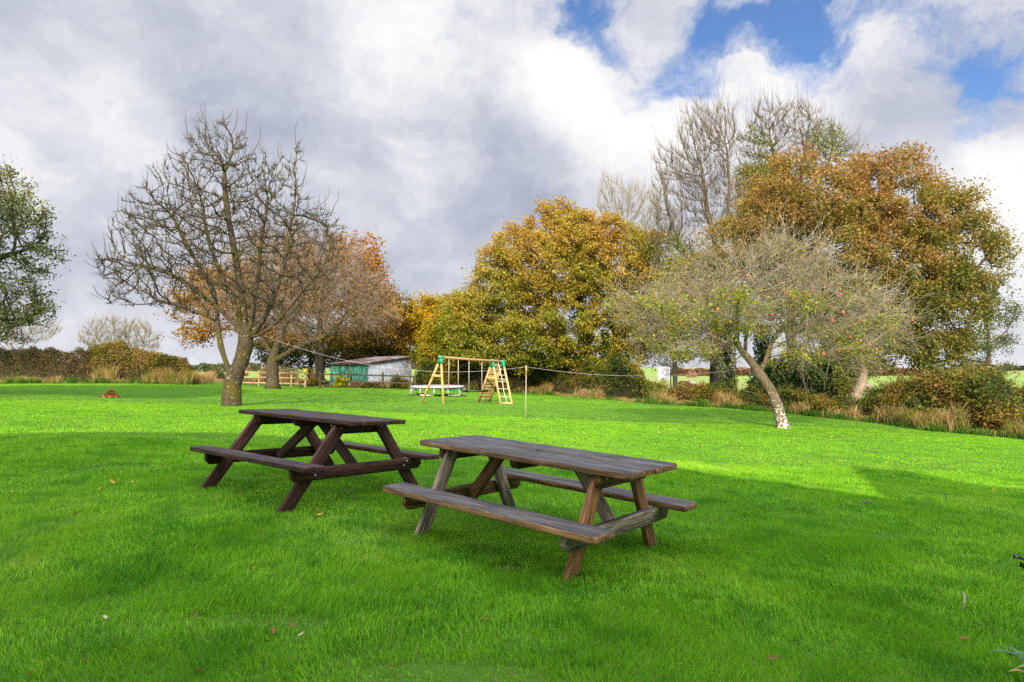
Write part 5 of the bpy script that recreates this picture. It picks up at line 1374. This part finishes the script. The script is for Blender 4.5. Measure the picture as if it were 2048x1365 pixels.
def hoop():
    d = 38.0; b = under(1341, d)
    root = thing('basketball_stand', 'white basketball board on a dark pole beyond the low bramble bank', 'basketball hoop', b)
    o = np.array(b[:])
    g = Geo(); t = Vector(P3(1341, 704, d) - o); add_tube(g, [(0, 0, -.1), t * .5, t], 0.032, 8); g.build('pole', BLACK, root, smooth=True, color=False)
    bd = Vector(P3(1328, 747.5, d - .12) - o); w_, h_ = 24.5 * d / F, 25.5 * d / F
    g = Geo(); M = Matrix.Translation(bd) @ Matrix.Rotation(R(90), 4, 'X') @ Matrix.Rotation(R(4), 4, 'Y')
    add_prism(g, rounded(-w_ / 2, w_ / 2, -h_ / 2, h_ / 2, .06, {'ll', 'lr', 'ur', 'ul'}), .035, M, .004)
    brd = g.build('backboard', mat_simple('white_board', (0.80, 0.79, 0.80), 0.45, 0.4, 0.03), root)
    g = Geo()
    add_tube(g, [Vector((bd.x + .1, bd.y + .05, bd.z + .2)), Vector((0, 0, bd.z + .2))], 0.018, 6)
    add_tube(g, [Vector((bd.x + .1, bd.y + .05, bd.z - .2)), Vector((0, 0, bd.z - .2))], 0.018, 6); g.build('bracket', BLACK, root, color=False)
    rc = Vector(P3(1325, 757, d - .45) - o); a = np.linspace(0, 2 * math.pi, 25)
    g = Geo(); add_tube(g, np.stack([rc.x + .10 * np.cos(a), rc.y + .12 * np.sin(a), rc.z + 0 * a], 1), 0.012, 6)
    for k in range(12):
        w1 = k / 12 * 6.283; add_tube(g, [(rc.x + .10 * math.cos(w1), rc.y + .12 * math.sin(w1), rc.z), (rc.x + .085 * math.cos(w1 + .25), rc.y + .09 * math.sin(w1 + .25), rc.z - .07), (rc.x + .07 * math.cos(w1), rc.y + .07 * math.sin(w1), rc.z - .13)], 0.006, 4)
    add_tube(g, [rc + Vector((0, .12, 0)), Vector((rc.x, bd.y, rc.z))], 0.02, 6)
    g.build('hoop', mat_simple('dark_hoop', (0.09, 0.06, 0.08), 0.6), root)
hoop()

def electric_posts():
    for k, (px, d) in enumerate([(1293, 46), (1300, 47), (1362, 48), (1428, 50)]):
        b = under(px, d); g = Geo(); h = 0.85
        add_tube(g, [(0, 0, -.1), (0, 0, h * .5), (.01, 0, h)], 0.028, 6); add_tube(g, [(0.01, 0, h), (.01, 0, h + .04)], 0.045, 6)
        o = g.build('field_post', mat_simple('white_post', (0.62, 0.62, 0.55), 0.6), smooth=True); o.location = b
        tag(o, 'slim white post of the field fence beyond the bramble bank', 'post', 'white posts of the field fence')
electric_posts()

def skin_mesh(name, verts, edges, radii, mat, parent, sub=2, colfn=None):
    me = bpy.data.meshes.new(name); me.from_pydata(verts, edges, [])
    o = bpy.data.objects.new(name, me); COL.objects.link(o)
    mo = o.modifiers.new('skin', 'SKIN'); sk = me.skin_vertices
    if not sk: bpy.context.view_layer.update()
    layer = me.skin_vertices[0] if len(me.skin_vertices) else None
    if layer is None:
        bm = bmesh.new(); bm.from_mesh(me); bm.verts.layers.skin.verify(); bm.to_mesh(me); bm.free(); layer = me.skin_vertices[0]
    for i, rr in enumerate(radii):
        layer.data[i].radius = rr if isinstance(rr, tuple) else (rr, rr)
    layer.data[0].use_root = True
    o.modifiers.new('sub', 'SUBSURF').levels = sub; o.modifiers['sub'].render_levels = sub
    bpy.context.view_layer.update()
    dg = bpy.context.evaluated_depsgraph_get()
    m2 = bpy.data.meshes.new_from_object(o.evaluated_get(dg)); bpy.data.objects.remove(o)
    m2.name = name; m2.materials.clear(); m2.materials.append(mat)
    for p in m2.polygons: p.use_smooth = True
    if colfn is not None:
        co = np.empty(len(m2.vertices) * 3); m2.vertices.foreach_get('co', co); co = co.reshape(-1, 3)
        a = m2.attributes.new('tint', 'FLOAT_COLOR', 'POINT'); c = colfn(co)
        a.data.foreach_set('color', np.c_[c, np.ones(len(c))].astype(np.float32).ravel())
    o2 = bpy.data.objects.new(name, m2); COL.objects.link(o2); o2.parent = parent
    return o2

def pony():
    d = 40.0; b = under(1374, d)
    root = thing('pony', 'small brown and white pony grazing in the field beyond the bramble bank', 'pony', b, R(-62))
    s = 1.0 * (float(P3(1370, 762, d)[2]) - b.z) / 0.98
    # x forward; chest, belly, rump, neck down to grass, four jointed legs, tail separate
    v = [(-.28, 0, .78), (-.45, 0, .80), (-.05, 0, .72), (.20, 0, .74), (.38, 0, .78), (.55, 0, .70), (.70, 0, .52), (.80, 0, .34), (.86, 0, .24), (.93, 0, .10),
         (-.46, .13, .66), (-.40, .14, .50), (-.53, .14, .30), (-.50, .14, .06), (-.46, .14, .01),
         (-.46, -.13, .66), (-.36, -.14, .50), (-.48, -.14, .30), (-.45, -.14, .06), (-.41, -.14, .01),
         (.34, .13, .60), (.36, .13, .42), (.35, .13, .26), (.36, .13, .06), (.39, .13, .01),
         (.34, -.13, .60), (.42, -.13, .42), (.42, -.13, .26), (.42, -.13, .06), (.45, -.13, .01)]
    e = [(0, 1), (0, 2), (2, 3), (3, 4), (4, 5), (5, 6), (6, 7), (7, 8), (8, 9), (0, 10), (10, 11), (11, 12), (12, 13), (13, 14), (0, 15), (15, 16), (16, 17), (17, 18), (18, 19), (3, 20), (20, 21), (21, 22), (22, 23), (23, 24), (3, 25), (25, 26), (26, 27), (27, 28), (28, 29)]
    rad = [(.22, .24), (.17, .19), (.24, .25), (.23, .25), (.17, .21), (.11, .17), (.09, .13), (.10, .12), (.08, .085), (.055, .06)] + [(.12, .12), (.085, .085), (.045, .05), (.04, .04), (.055, .05)] * 2 + [(.09, .09), (.055, .06), (.05, .05), (.04, .04), (.055, .05)] * 2
    v = [tuple(c * s for c in p) for p in v]; rad = [(a * s, c * s) for a, c in rad]
    def coat(co):
        m = n3(co / s + 3, 0.34, 12); w_ = ((m > 0.66) | (co[:, 2] < 0.36 * s) | (co[:, 0] < -.52 * s)).astype(float)[:, None]
        return np.array([0.155, 0.055, 0.030]) * (1 - w_) + np.array([0.62, 0.56, 0.50]) * w_
    nm = NT('pony_coat'); CO = nm.done(nm.principled(nm.attr('tint').outputs['Color'], 0.7, 0.2))
    body = skin_mesh('body', v, e, rad, CO, root, 2, coat)
    MANE = mat_simple('pale_mane', (0.45, 0.38, 0.30), 0.8, 0.2, 0.2, 30)
    r = np.random.default_rng(5)
    g = Geo(); n = 60; a0 = np.array([-.60, 0, .88]) * s + r.normal(size=(n, 3)) * .02; L = np.linspace(0, 1, 5)
    P = np.stack([a0 + np.array([-.10 * min(1, 2 * l), 0, -.62 * l]) * s + r.normal(size=(n, 3)) * .03 * l for l in L], 1)
    vv, q, t = tubes(P, np.full((n, 5), .010), 3, False); g.add(vv, q, t); g.build('tail', MANE, root)
    g = Geo(); n = 110; f = r.random((n, 1)); a0 = (np.array([.40, 0, .98]) * (1 - f) + np.array([.80, 0, .46]) * f) * s
    P = np.stack([a0 + np.array([.02, .10 * np.sin(l * 2), -.20 * l]) * s + r.normal(size=(n, 3)) * .015 for l in L], 1)
    vv, q, t = tubes(P, np.full((n, 5), .008), 3, False); g.add(vv, q, t); g.build('mane', MANE, root)
    g = Geo()
    for sg in (-1, 1): add_tube(g, np.array([(.78, sg * .06, .42), (.74, sg * .085, .50), (.73, sg * .09, .55)]) * s, [.03 * s, .025 * s, .006 * s], 6, (0.155, 0.055, 0.03))
    g.build('ears', CO, root)
pony()

# pollarded trunk with a sawn limb, sapling beside it, ivy clad trunks
def pollard():
    r = np.random.default_rng(63); d = float(lawn_d(1720)) + 1.9; b = under(1708, d)
    root = thing('pollarded_stump', 'pale pollarded trunk with a sawn off limb and ivy at the hedge', 'tree stump', b); o = np.array(b[:])
    PX = lambda pts: np.array([P3(x, y, d + z) for x, y, z in pts]) - o
    bark = mat_bark('pale_stripped_bark', (0.13, 0.105, 0.08), (0.33, 0.28, 0.22), (0.11, 0.12, 0.05), 0.2, None, 0, 4)
    g = Geo(); add_tube(g, PX([(1700, 822, 0), (1706, 800, 0), (1716, 785, 0), (1724, 768, 0), (1728, 750, 0), (1727, 735, 0), (1722, 722, 0)]), np.array([15, 13, 11.5, 9.5, 7.5, 7, 5]) * d / F, 14)
    add_tube(g, PX([(1725, 722, 0), (1718, 705, .1), (1712, 690, .2)]), np.array([4, 3, 2]) * d / F, 7); add_tube(g, PX([(1729, 735, 0), (1738, 715, 0), (1742, 695, -.1)]), np.array([4, 3, 2]) * d / F, 7)
    g.build('trunk', bark, root, smooth=True)
    p = PX([(1718, 780, 0), (1732, 776, -.12), (1744, 775, -.25)])
    g = Geo(); add_tube(g, p, np.array([9, 8, 7.5]) * d / F, 14); lm = g.build('cut_limb', bark, root, smooth=True)
    ax = Vector(p[2] - p[1]).normalized(); c = Vector(p[2]) + ax * .004; rr = 7.0 * d / F
    t, s2, n2 = frame_from(c, c + ax, (0, 0, 1)); a = np.arange(20) / 20 * 6.283
    v = [tuple(c + s2 * rr * math.cos(q) + n2 * rr * math.sin(q)) for q in a] + [tuple(c + ax * .01)]
    g = Geo(); g.add(v, None, [[i, (i + 1) % 20, 20] for i in range(20)], (0.55, 0.42, 0.28)); nm = NT('sawn_wood'); g.build('sawn_face', nm.done(nm.principled(nm.attr('tint').outputs['Color'], .8, .2)), lm)
    g = Geo(); n = 3800; q = PX([(1722, 700, 0)])[0] + r.normal(size=(n, 3)) * np.array([.30, .25, .27]); q2 = PX([(1745, 735, -.1)])[0] + r.normal(size=(900, 3)) * np.array([.16, .15, .2]); q3 = PX([(1690, 770, -.1)])[0] + r.normal(size=(1200, 3)) * np.array([.2, .15, .45])
    add_leaves(g, np.concatenate([q, q2, q3]), .075, r, palette([(0.05, 0.09, 0.012), (0.11, 0.14, 0.02), (0.22, 0.17, 0.03)]), .3, .8); g.build('ivy', LEAF, root)
pollard()

def ivy_trunk(label, px, d, py0, rw, seed, cols=IVY, spread=1.0):
    r = np.random.default_rng(seed); b = under(px, d); o = np.array(b[:])
    root = thing('ivy_clad_trunk', label, 'tree', b)
    top = P3(px + 4, py0, d) - o
    g = Geo(); add_tube(g, limb([(0, 0, -.1), top * .5, top], r, 8, .02), np.linspace(.17, .10, 8), 9); g.build('trunk', bark_dark, root, smooth=True)
    n = 5200; f = r.random(n); a = r.random(n) * 6.283; w_ = rw * d / F * (0.75 + .6 * n3(np.stack([a, f * 5, f], 1), .6, seed)) * (1 + 0.9 * spread * np.exp(-f * 7))
    p = top[None] * f[:, None] + np.stack([np.cos(a), np.sin(a), 0 * a], 1) * (w_ * np.sqrt(r.random(n)))[:, None] + r.normal(size=(n, 3)) * .04
    g = Geo(); add_leaves(g, p, .10, r, palette(cols), .3, .85); g.build('ivy', LEAF_GLOSS, root)
ivy_trunk('dark ivy clad trunk standing left of the leaning apple trunk', 1453, 36.5, 640, 15, 64)
ivy_trunk('ivy clad trunk directly behind the leaning apple trunk', 1522, 34.5, 650, 16, 65, [(0.02, 0.045, 0.009), (0.05, 0.09, 0.013)])
ivy_trunk('dark ivy clad trunk under the bronze oak, left of the pollarded stump', 1655, 29.5, 640, 17, 66)
ivy_trunk('thin ivy clad stem under the turning oak', 1205, 43.5, 660, 7, 67)

def leaf_pile():
    c = at(221, 796); r = np.random.default_rng(68); n = 900; wx = 14 * c.y / F
    root = thing('leaf_pile', 'small raked pile of orange brown leaves on the sunlit lawn at left', 'leaf pile', c)
    q = r.normal(size=(n, 2)) * .42; h = np.exp(-(q ** 2).sum(1) * 1.6) * 0.24
    p = np.stack([q[:, 0] * wx, q[:, 1] * wx * .8, h * r.random(n) ** .4 + .02], 1)
    g = Geo(); add_leaves(g, p, .10, r, palette([(0.42, 0.17, 0.06), (0.36, 0.13, 0.05), (0.50, 0.25, 0.10)]), .5, .7); g.build('leaves', LEAF, root)
leaf_pile()

# ------------------------------------------------------------------ fallen leaves, each its own object
def leaf_mesh(seed, col):
    r = np.random.default_rng(seed); n = 9; g = Geo()
    t = np.linspace(-1, 1, n); w_ = (1 - t ** 2) ** .7 * .42 * (1 + .25 * np.cos(t * 9 + seed)); cz = .16 * t ** 2 + .1 * r.normal() * t
    mid = np.stack([t * .5, 0 * t + .06 * np.sin(t * 2), cz], 1)
    L = mid + np.stack([0 * t, w_ * .5, .22 * w_ + .05 * r.random(n)], 1); Rr = mid - np.stack([0 * t, w_ * .5, -.22 * w_ - .05 * r.random(n)], 1)
    v = np.concatenate([L, mid, Rr]); i = np.arange(n - 1)
    g.add(v, np.concatenate([np.stack([i + n, i + 1 + n, i + 1, i], 1), np.stack([i + 2 * n, i + 1 + 2 * n, i + 1 + n, i + n], 1)]), None, np.array(col) * (0.8 + .4 * r.random((3 * n, 1))))
    add_tube(g, [(-.5, 0, .16), (-.75, .04, .12)], .012, 4, np.array(col) * .6)
    o = g.build('fallen_leaf', LEAF, smooth=True); me = o.data; bpy.data.objects.remove(o); return me
BROWN = [leaf_mesh(k, c) for k, c in enumerate([(0.21, 0.10, 0.035), (0.28, 0.14, 0.05), (0.15, 0.075, 0.03)])]
YELL = [leaf_mesh(k + 5, c) for k, c in enumerate([(0.55, 0.33, 0.05), (0.60, 0.40, 0.07)])]
PALE = [leaf_mesh(k + 9, c) for k, c in enumerate([(0.50, 0.42, 0.30), (0.44, 0.34, 0.20)])]
def drop(px, py, meshes, size, label, group, r):
    p = at(px, py); o = bpy.data.objects.new('fallen_leaf', meshes[r.integers(0, len(meshes))]); COL.objects.link(o)
    s = size * (0.8 + .4 * r.random()); o.scale = (s, s, s * (.6 + .5 * r.random())); o.location = p + Vector((0, 0, .028 + .012 * p.y / 10)); o.rotation_euler = (r.normal() * .35, r.normal() * .35, r.random() * 6.283)
    tag(o, label, 'leaf', group)
def litter():
    r = np.random.default_rng(69)
    br = [(150, 1035), (147, 1037), (228, 970), (300, 930), (340, 1129), (467, 1052), (523, 1076), (388, 1240), (585, 1265), (398, 1357), (505, 1148), (636, 1032), (548, 1275), (1271, 1160), (972, 1252), (1870, 1190), (1930, 1290), (1788, 1190), (1536, 1027), (1990, 1041), (1627, 990), (1545, 1330), (62, 1362), (4, 1235), (170, 1335), (690, 1000), (1360, 1010), (1430, 1050), (1585, 900), (1457, 897), (1807, 940), (780, 1350), (1220, 1080)]
    ye = [(1719, 958), (1682, 926), (1707, 937), (1829, 925), (1902, 940), (1987, 987), (2027, 980), (1787, 958), (1773, 931), (1404, 897), (1730, 884), (1750, 889), (265, 972), (202, 984), (225, 971), (1663, 878), (1687, 877), (1840, 879), (640, 1038), (1548, 1160)]
    pa = [(1745, 952), (1864, 977), (1978, 947), (1940, 896), (1841, 885), (210, 1249), (25, 992), (603, 1283), (195, 957), (1470, 895), (1600, 930), (1700, 905), (1510, 880), (1580, 872), (1440, 870), (1660, 915), (1560, 905), (1390, 880), (1240, 850), (1330, 862)]
    k = 0
    for px, py in br: drop(px, py, BROWN, 0.048, 'small curled brown leaf lying in the grass', 'brown leaves fallen on the lawn', r)
    for px, py in ye: drop(px, py, YELL, 0.060, 'small yellow leaf lying on the grass', 'yellow leaves fallen on the lawn', r)
    for px, py in pa: drop(px, py, PALE, 0.045, 'small pale dry leaf lying on the grass', 'pale leaves fallen on the lawn', r)
    for _ in range(70):
        px, py = r.uniform(560, 2040), r.uniform(800, 880) + 0
        if py > np.interp(px, LAWN_PX, LAWN_PY) + 6: drop(px, py, PALE if r.random() < .6 else BROWN, 0.075, 'small pale dry leaf lying on the grass' if False else ('speck of a dry leaf far out on the sunlit lawn'), 'dry leaves scattered on the far lawn', r)
litter()
def stick():
    p = at(1930, 1222); g = Geo(); add_tube(g, [(-.05, -.06, .03), (0, 0, .05), (.05, .07, .065), (.07, .12, .07)], [.006, .007, .007, .005], 6, (0.36, 0.30, 0.24))
    o = g.build('stick', bark_pale, smooth=True); o.location = p; tag(o, 'short pale bent stick lying in the shaded grass at lower right', 'stick')
    p = at(1738, 1013); g = Geo(); add_tube(g, [(-.09, 0, .03), (-.03, .02, .05), (.03, -.01, .04), (.08, .02, .055)], [.006, .008, .007, .005], 6)
    o = g.build('stick', bark_grey, smooth=True); o.location = p; tag(o, 'twisted grey twig lying near the edge of the house shadow', 'stick')
stick()

# plants at the right edge, close to the camera
def edge_plants():
    r = np.random.default_rng(70)
    b = at(2128, 1384); g = Geo(); o = np.array(b[:])
    root = thing('iris_plant', 'clump of blue green strap leaves at the lower right corner', 'plant', b)
    for k in range(26):
        ang = r.uniform(0, 6.283) if k > 7 else r.uniform(2.4, 3.8); L = r.uniform(.16, .30); n = 9; t = np.linspace(0, 1, n)
        dirv = np.array([math.cos(ang), math.sin(ang) * .7, 0]); p = np.outer(t * L * .85, dirv) + np.outer(np.sin(t * 2.1) * L * .5, [0, 0, 1]) + r.normal(size=3) * np.array([.05, .05, 0])
        w_ = .011 * (1 - t ** 3); s = np.array([-dirv[1], dirv[0], 0]); s /= np.linalg.norm(s)
        v = np.concatenate([p + s * w_[:, None], p - s * w_[:, None] + np.array([0, 0, .003])]); i = np.arange(n - 1)
        c = np.array([0.030, 0.10, 0.045]) if k % 5 else np.array([0.16, 0.14, 0.03])
        g.add(v, np.stack([i, i + 1, n + i + 1, n + i], 1), None, c * r.uniform(.8, 1.3))
    g.build('leaves', LEAF_GLOSS, root)
    b = at(2135, 1180); root = thing('dark_shrub', 'dark leaved shrub just reaching into the frame at the right edge', 'shrub', b)
    g = Geo(); tips = []
    for k in range(14):
        e = np.array([r.uniform(-.24, .30), r.uniform(-.2, .3), r.uniform(.10, .36)]); m_ = e * np.array([.4, .4, .7])
        if k == 0: e = np.array([-.225, -.02, .20]); m_ = e * .6
        if k == 1: e = np.array([-.215, 0, .31]); m_ = e * .6
        add_tube(g, [(0, 0, 0), m_, e], [.006, .004, .002], 5); tips += [e * .7 + m_ * .3, e * .9 + m_ * .1, e, m_]
    g.build('stems', bark_dark, root, smooth=True)
    g = Geo(); T = np.array(tips); q = T[r.integers(0, len(T), 130)] + r.normal(size=(130, 3)) * .022
    add_leaves(g, q, .06, r, palette([(0.010, 0.020, 0.012), (0.02, 0.032, 0.022), (0.05, 0.055, 0.055)]), .3, .4, droop=.4); g.build('leaves', LEAF_GLOSS, root)
edge_plants()
# ------------------------------------------------------------------ the house behind the viewer, whose roof shades the near lawn
def house():
    yw = -4.0
    te = math.tan(SUN_EL); sa, ca = math.sin(SUN_AZ), math.cos(SUN_AZ)
    def lift(px, py):
        p = at(px, py); t = (p.y - yw) / ca
        return p.x - t * sa, p.z + t * te
    A = [lift(*q) for q in SHADE_MAIN]; B = [lift(*q) for q in SHADE_WING]
    B = B + [(B[-1][0] + 1.5, B[-1][1] - 0.4), (B[-1][0] + 5.0, B[-1][1] - 0.6)]
    print('wing', [(round(a, 2), round(b, 2)) for a, b in B], 'main', [(round(a, 2), round(b, 2)) for a, b in A])
    root = thing('house', 'white rendered house with a low gabled roof behind the viewer', 'house', (0, yw, gz(0, yw)))
    z0 = gz(0, yw)
    n = NT('white_render'); co = n.n('ShaderNodeNewGeometry').outputs['Position']
    REND = n.done(n.principled(n.ramp(n.noise(co, 1.5, 5, .6), [(0.3, (0.70, 0.68, 0.63)), (0.7, (0.80, 0.78, 0.74))]), 0.9, 0.1, n.bump(n.noise(co, 60, 3, .7), .4, .01)))
    SLATE = mat_simple('roof_slate', (0.09, 0.095, 0.105), 0.6, 0.3, 0.3, 5)
    GLASS = mat_simple('window_glass', (0.03, 0.035, 0.04), 0.08, 0.6, 0.05)
    WHITE = mat_simple('white_window_frame', (0.75, 0.75, 0.73), 0.4, 0.4, 0.03)
    def block(name, prof, y, depth, parent):
        xl, xr = prof[0][0], prof[-1][0]
        out = [(xl, -.3)] + [(x, z - z0) for x, z in prof] + [(xr, -.3)]
        g = Geo(); m = len(out); v = [(x, y, z) for x, z in out] + [(x, y - depth, z) for x, z in out]
        q = [[i, (i + 1) % m, m + (i + 1) % m, m + i] for i in range(m)]
        c0, c1 = len(v), len(v) + 1; cx = sum(x for x, _ in out) / m; v += [(cx, y, 1.5), (cx, y - depth, 1.5)]
        t = [[(i + 1) % m, i, c0] for i in range(m)] + [[m + i, m + (i + 1) % m, c1] for i in range(m)]
        g.add(v, q, t); return g.build(name, REND, parent, color=False)
    wl = block('wall', [(x, z - .1) for x, z in A], 0, 9, root)
    wg = block('wall', [(x, z - .1) for x, z in B], 0.6, 6, root)
    g = Geo()
    for prof, y, dep in ((A, .25, 9.5), (B, .8, 6.4)):
        for (x0, za), (x1, zb) in zip(prof[:-1], prof[1:]):
            if abs(x1 - x0) < .2: continue
            v = [(x0, y, za - z0), (x1, y, zb - z0), (x1, y - dep, zb - z0), (x0, y - dep, za - z0)]
            v += [(a, b, c - .1) for a, b, c in v]
            g.add(v, [[0, 1, 2, 3], [7, 6, 5, 4], [0, 4, 5, 1], [1, 5, 6, 2], [2, 6, 7, 3], [3, 7, 4, 0]])
    g.build('roof', SLATE, root, color=False)
    for x, z, w_, h_ in ((-6, 1.0, 1.4, 1.2), (-2.8, 1.0, 1.4, 1.2), (1.6, 1.0, 1.2, 1.2), (-5, 3.9, 1.2, 1.1), (-1.5, 3.9, 1.2, 1.1)):
        f = Geo()
        for a, b in (((x - .03, z - .03), (x + w_ + .03, z - .03)), ((x - .03, z + h_ + .03), (x + w_ + .03, z + h_ + .03))): add_board(f, (a[0], .03, a[1]), (b[0], .03, b[1]), .07, .06, (0, 1, 0), .004)
        for xx in (x, x + w_ / 2, x + w_): add_board(f, (xx, .03, z), (xx, .03, z + h_), .07, .058, (0, 1, 0), .004)
        fr = f.build('window', WHITE, root)
        p = Geo(); p.add([(x, .012, z), (x + w_, .012, z), (x + w_, .012, z + h_), (x, .012, z + h_)], [[3, 2, 1, 0]]); p.build('pane', GLASS, fr)
    g = Geo(); add_board(g, (-.35, .03, 0), (-.35, .03, 2.1), .95, .06, (0, 1, 0), .01); g.build('door', mat_simple('blue_door', (0.05, 0.10, 0.16), .4), root)
house()

# tall trees left of the view: only their shadow, a band across the far lawn, is in the photograph
for k, (px, d, sd_) in enumerate([(-1330, 10.0, 121), (-1800, 11.0, 122)]):
    hz = lambda z: HZ - (z - CAMH) / d * F
    leafy('tall_pine', ['tall bare stemmed pine beside the house, casting its crown shadow on the far lawn', 'tall pine second from the house, shading the far lawn at left', 'tall pine third from the house, shading the hedge'][k], px, d,
        [([(px, HZ + 160, 0), (px + 20, hz(3), 0), (px, hz(6), 0), (px, hz(9.0), 0)], None)],
        [(px, hz(10.6), d, 3.4 / d * F, 1.5 / d * F, 2.6, 320), (px + 120, hz(11.6), d, 2.2 / d * F, 1.2 / d * F, 1.8, 120), (px - 200, hz(9.4), d, 2.0 / d * F, .8 / d * F, 1.5, 90)], 0.24, 0.4, 60000, 0.26, 0.32,
        [(0.025, 0.045, 0.014), (0.05, 0.075, 0.02), (0.07, 0.09, 0.025)], lambda p: n3(p, 1, 3), sd_, leafmat=LEAF_GLOSS, group='tall pines beside the house')
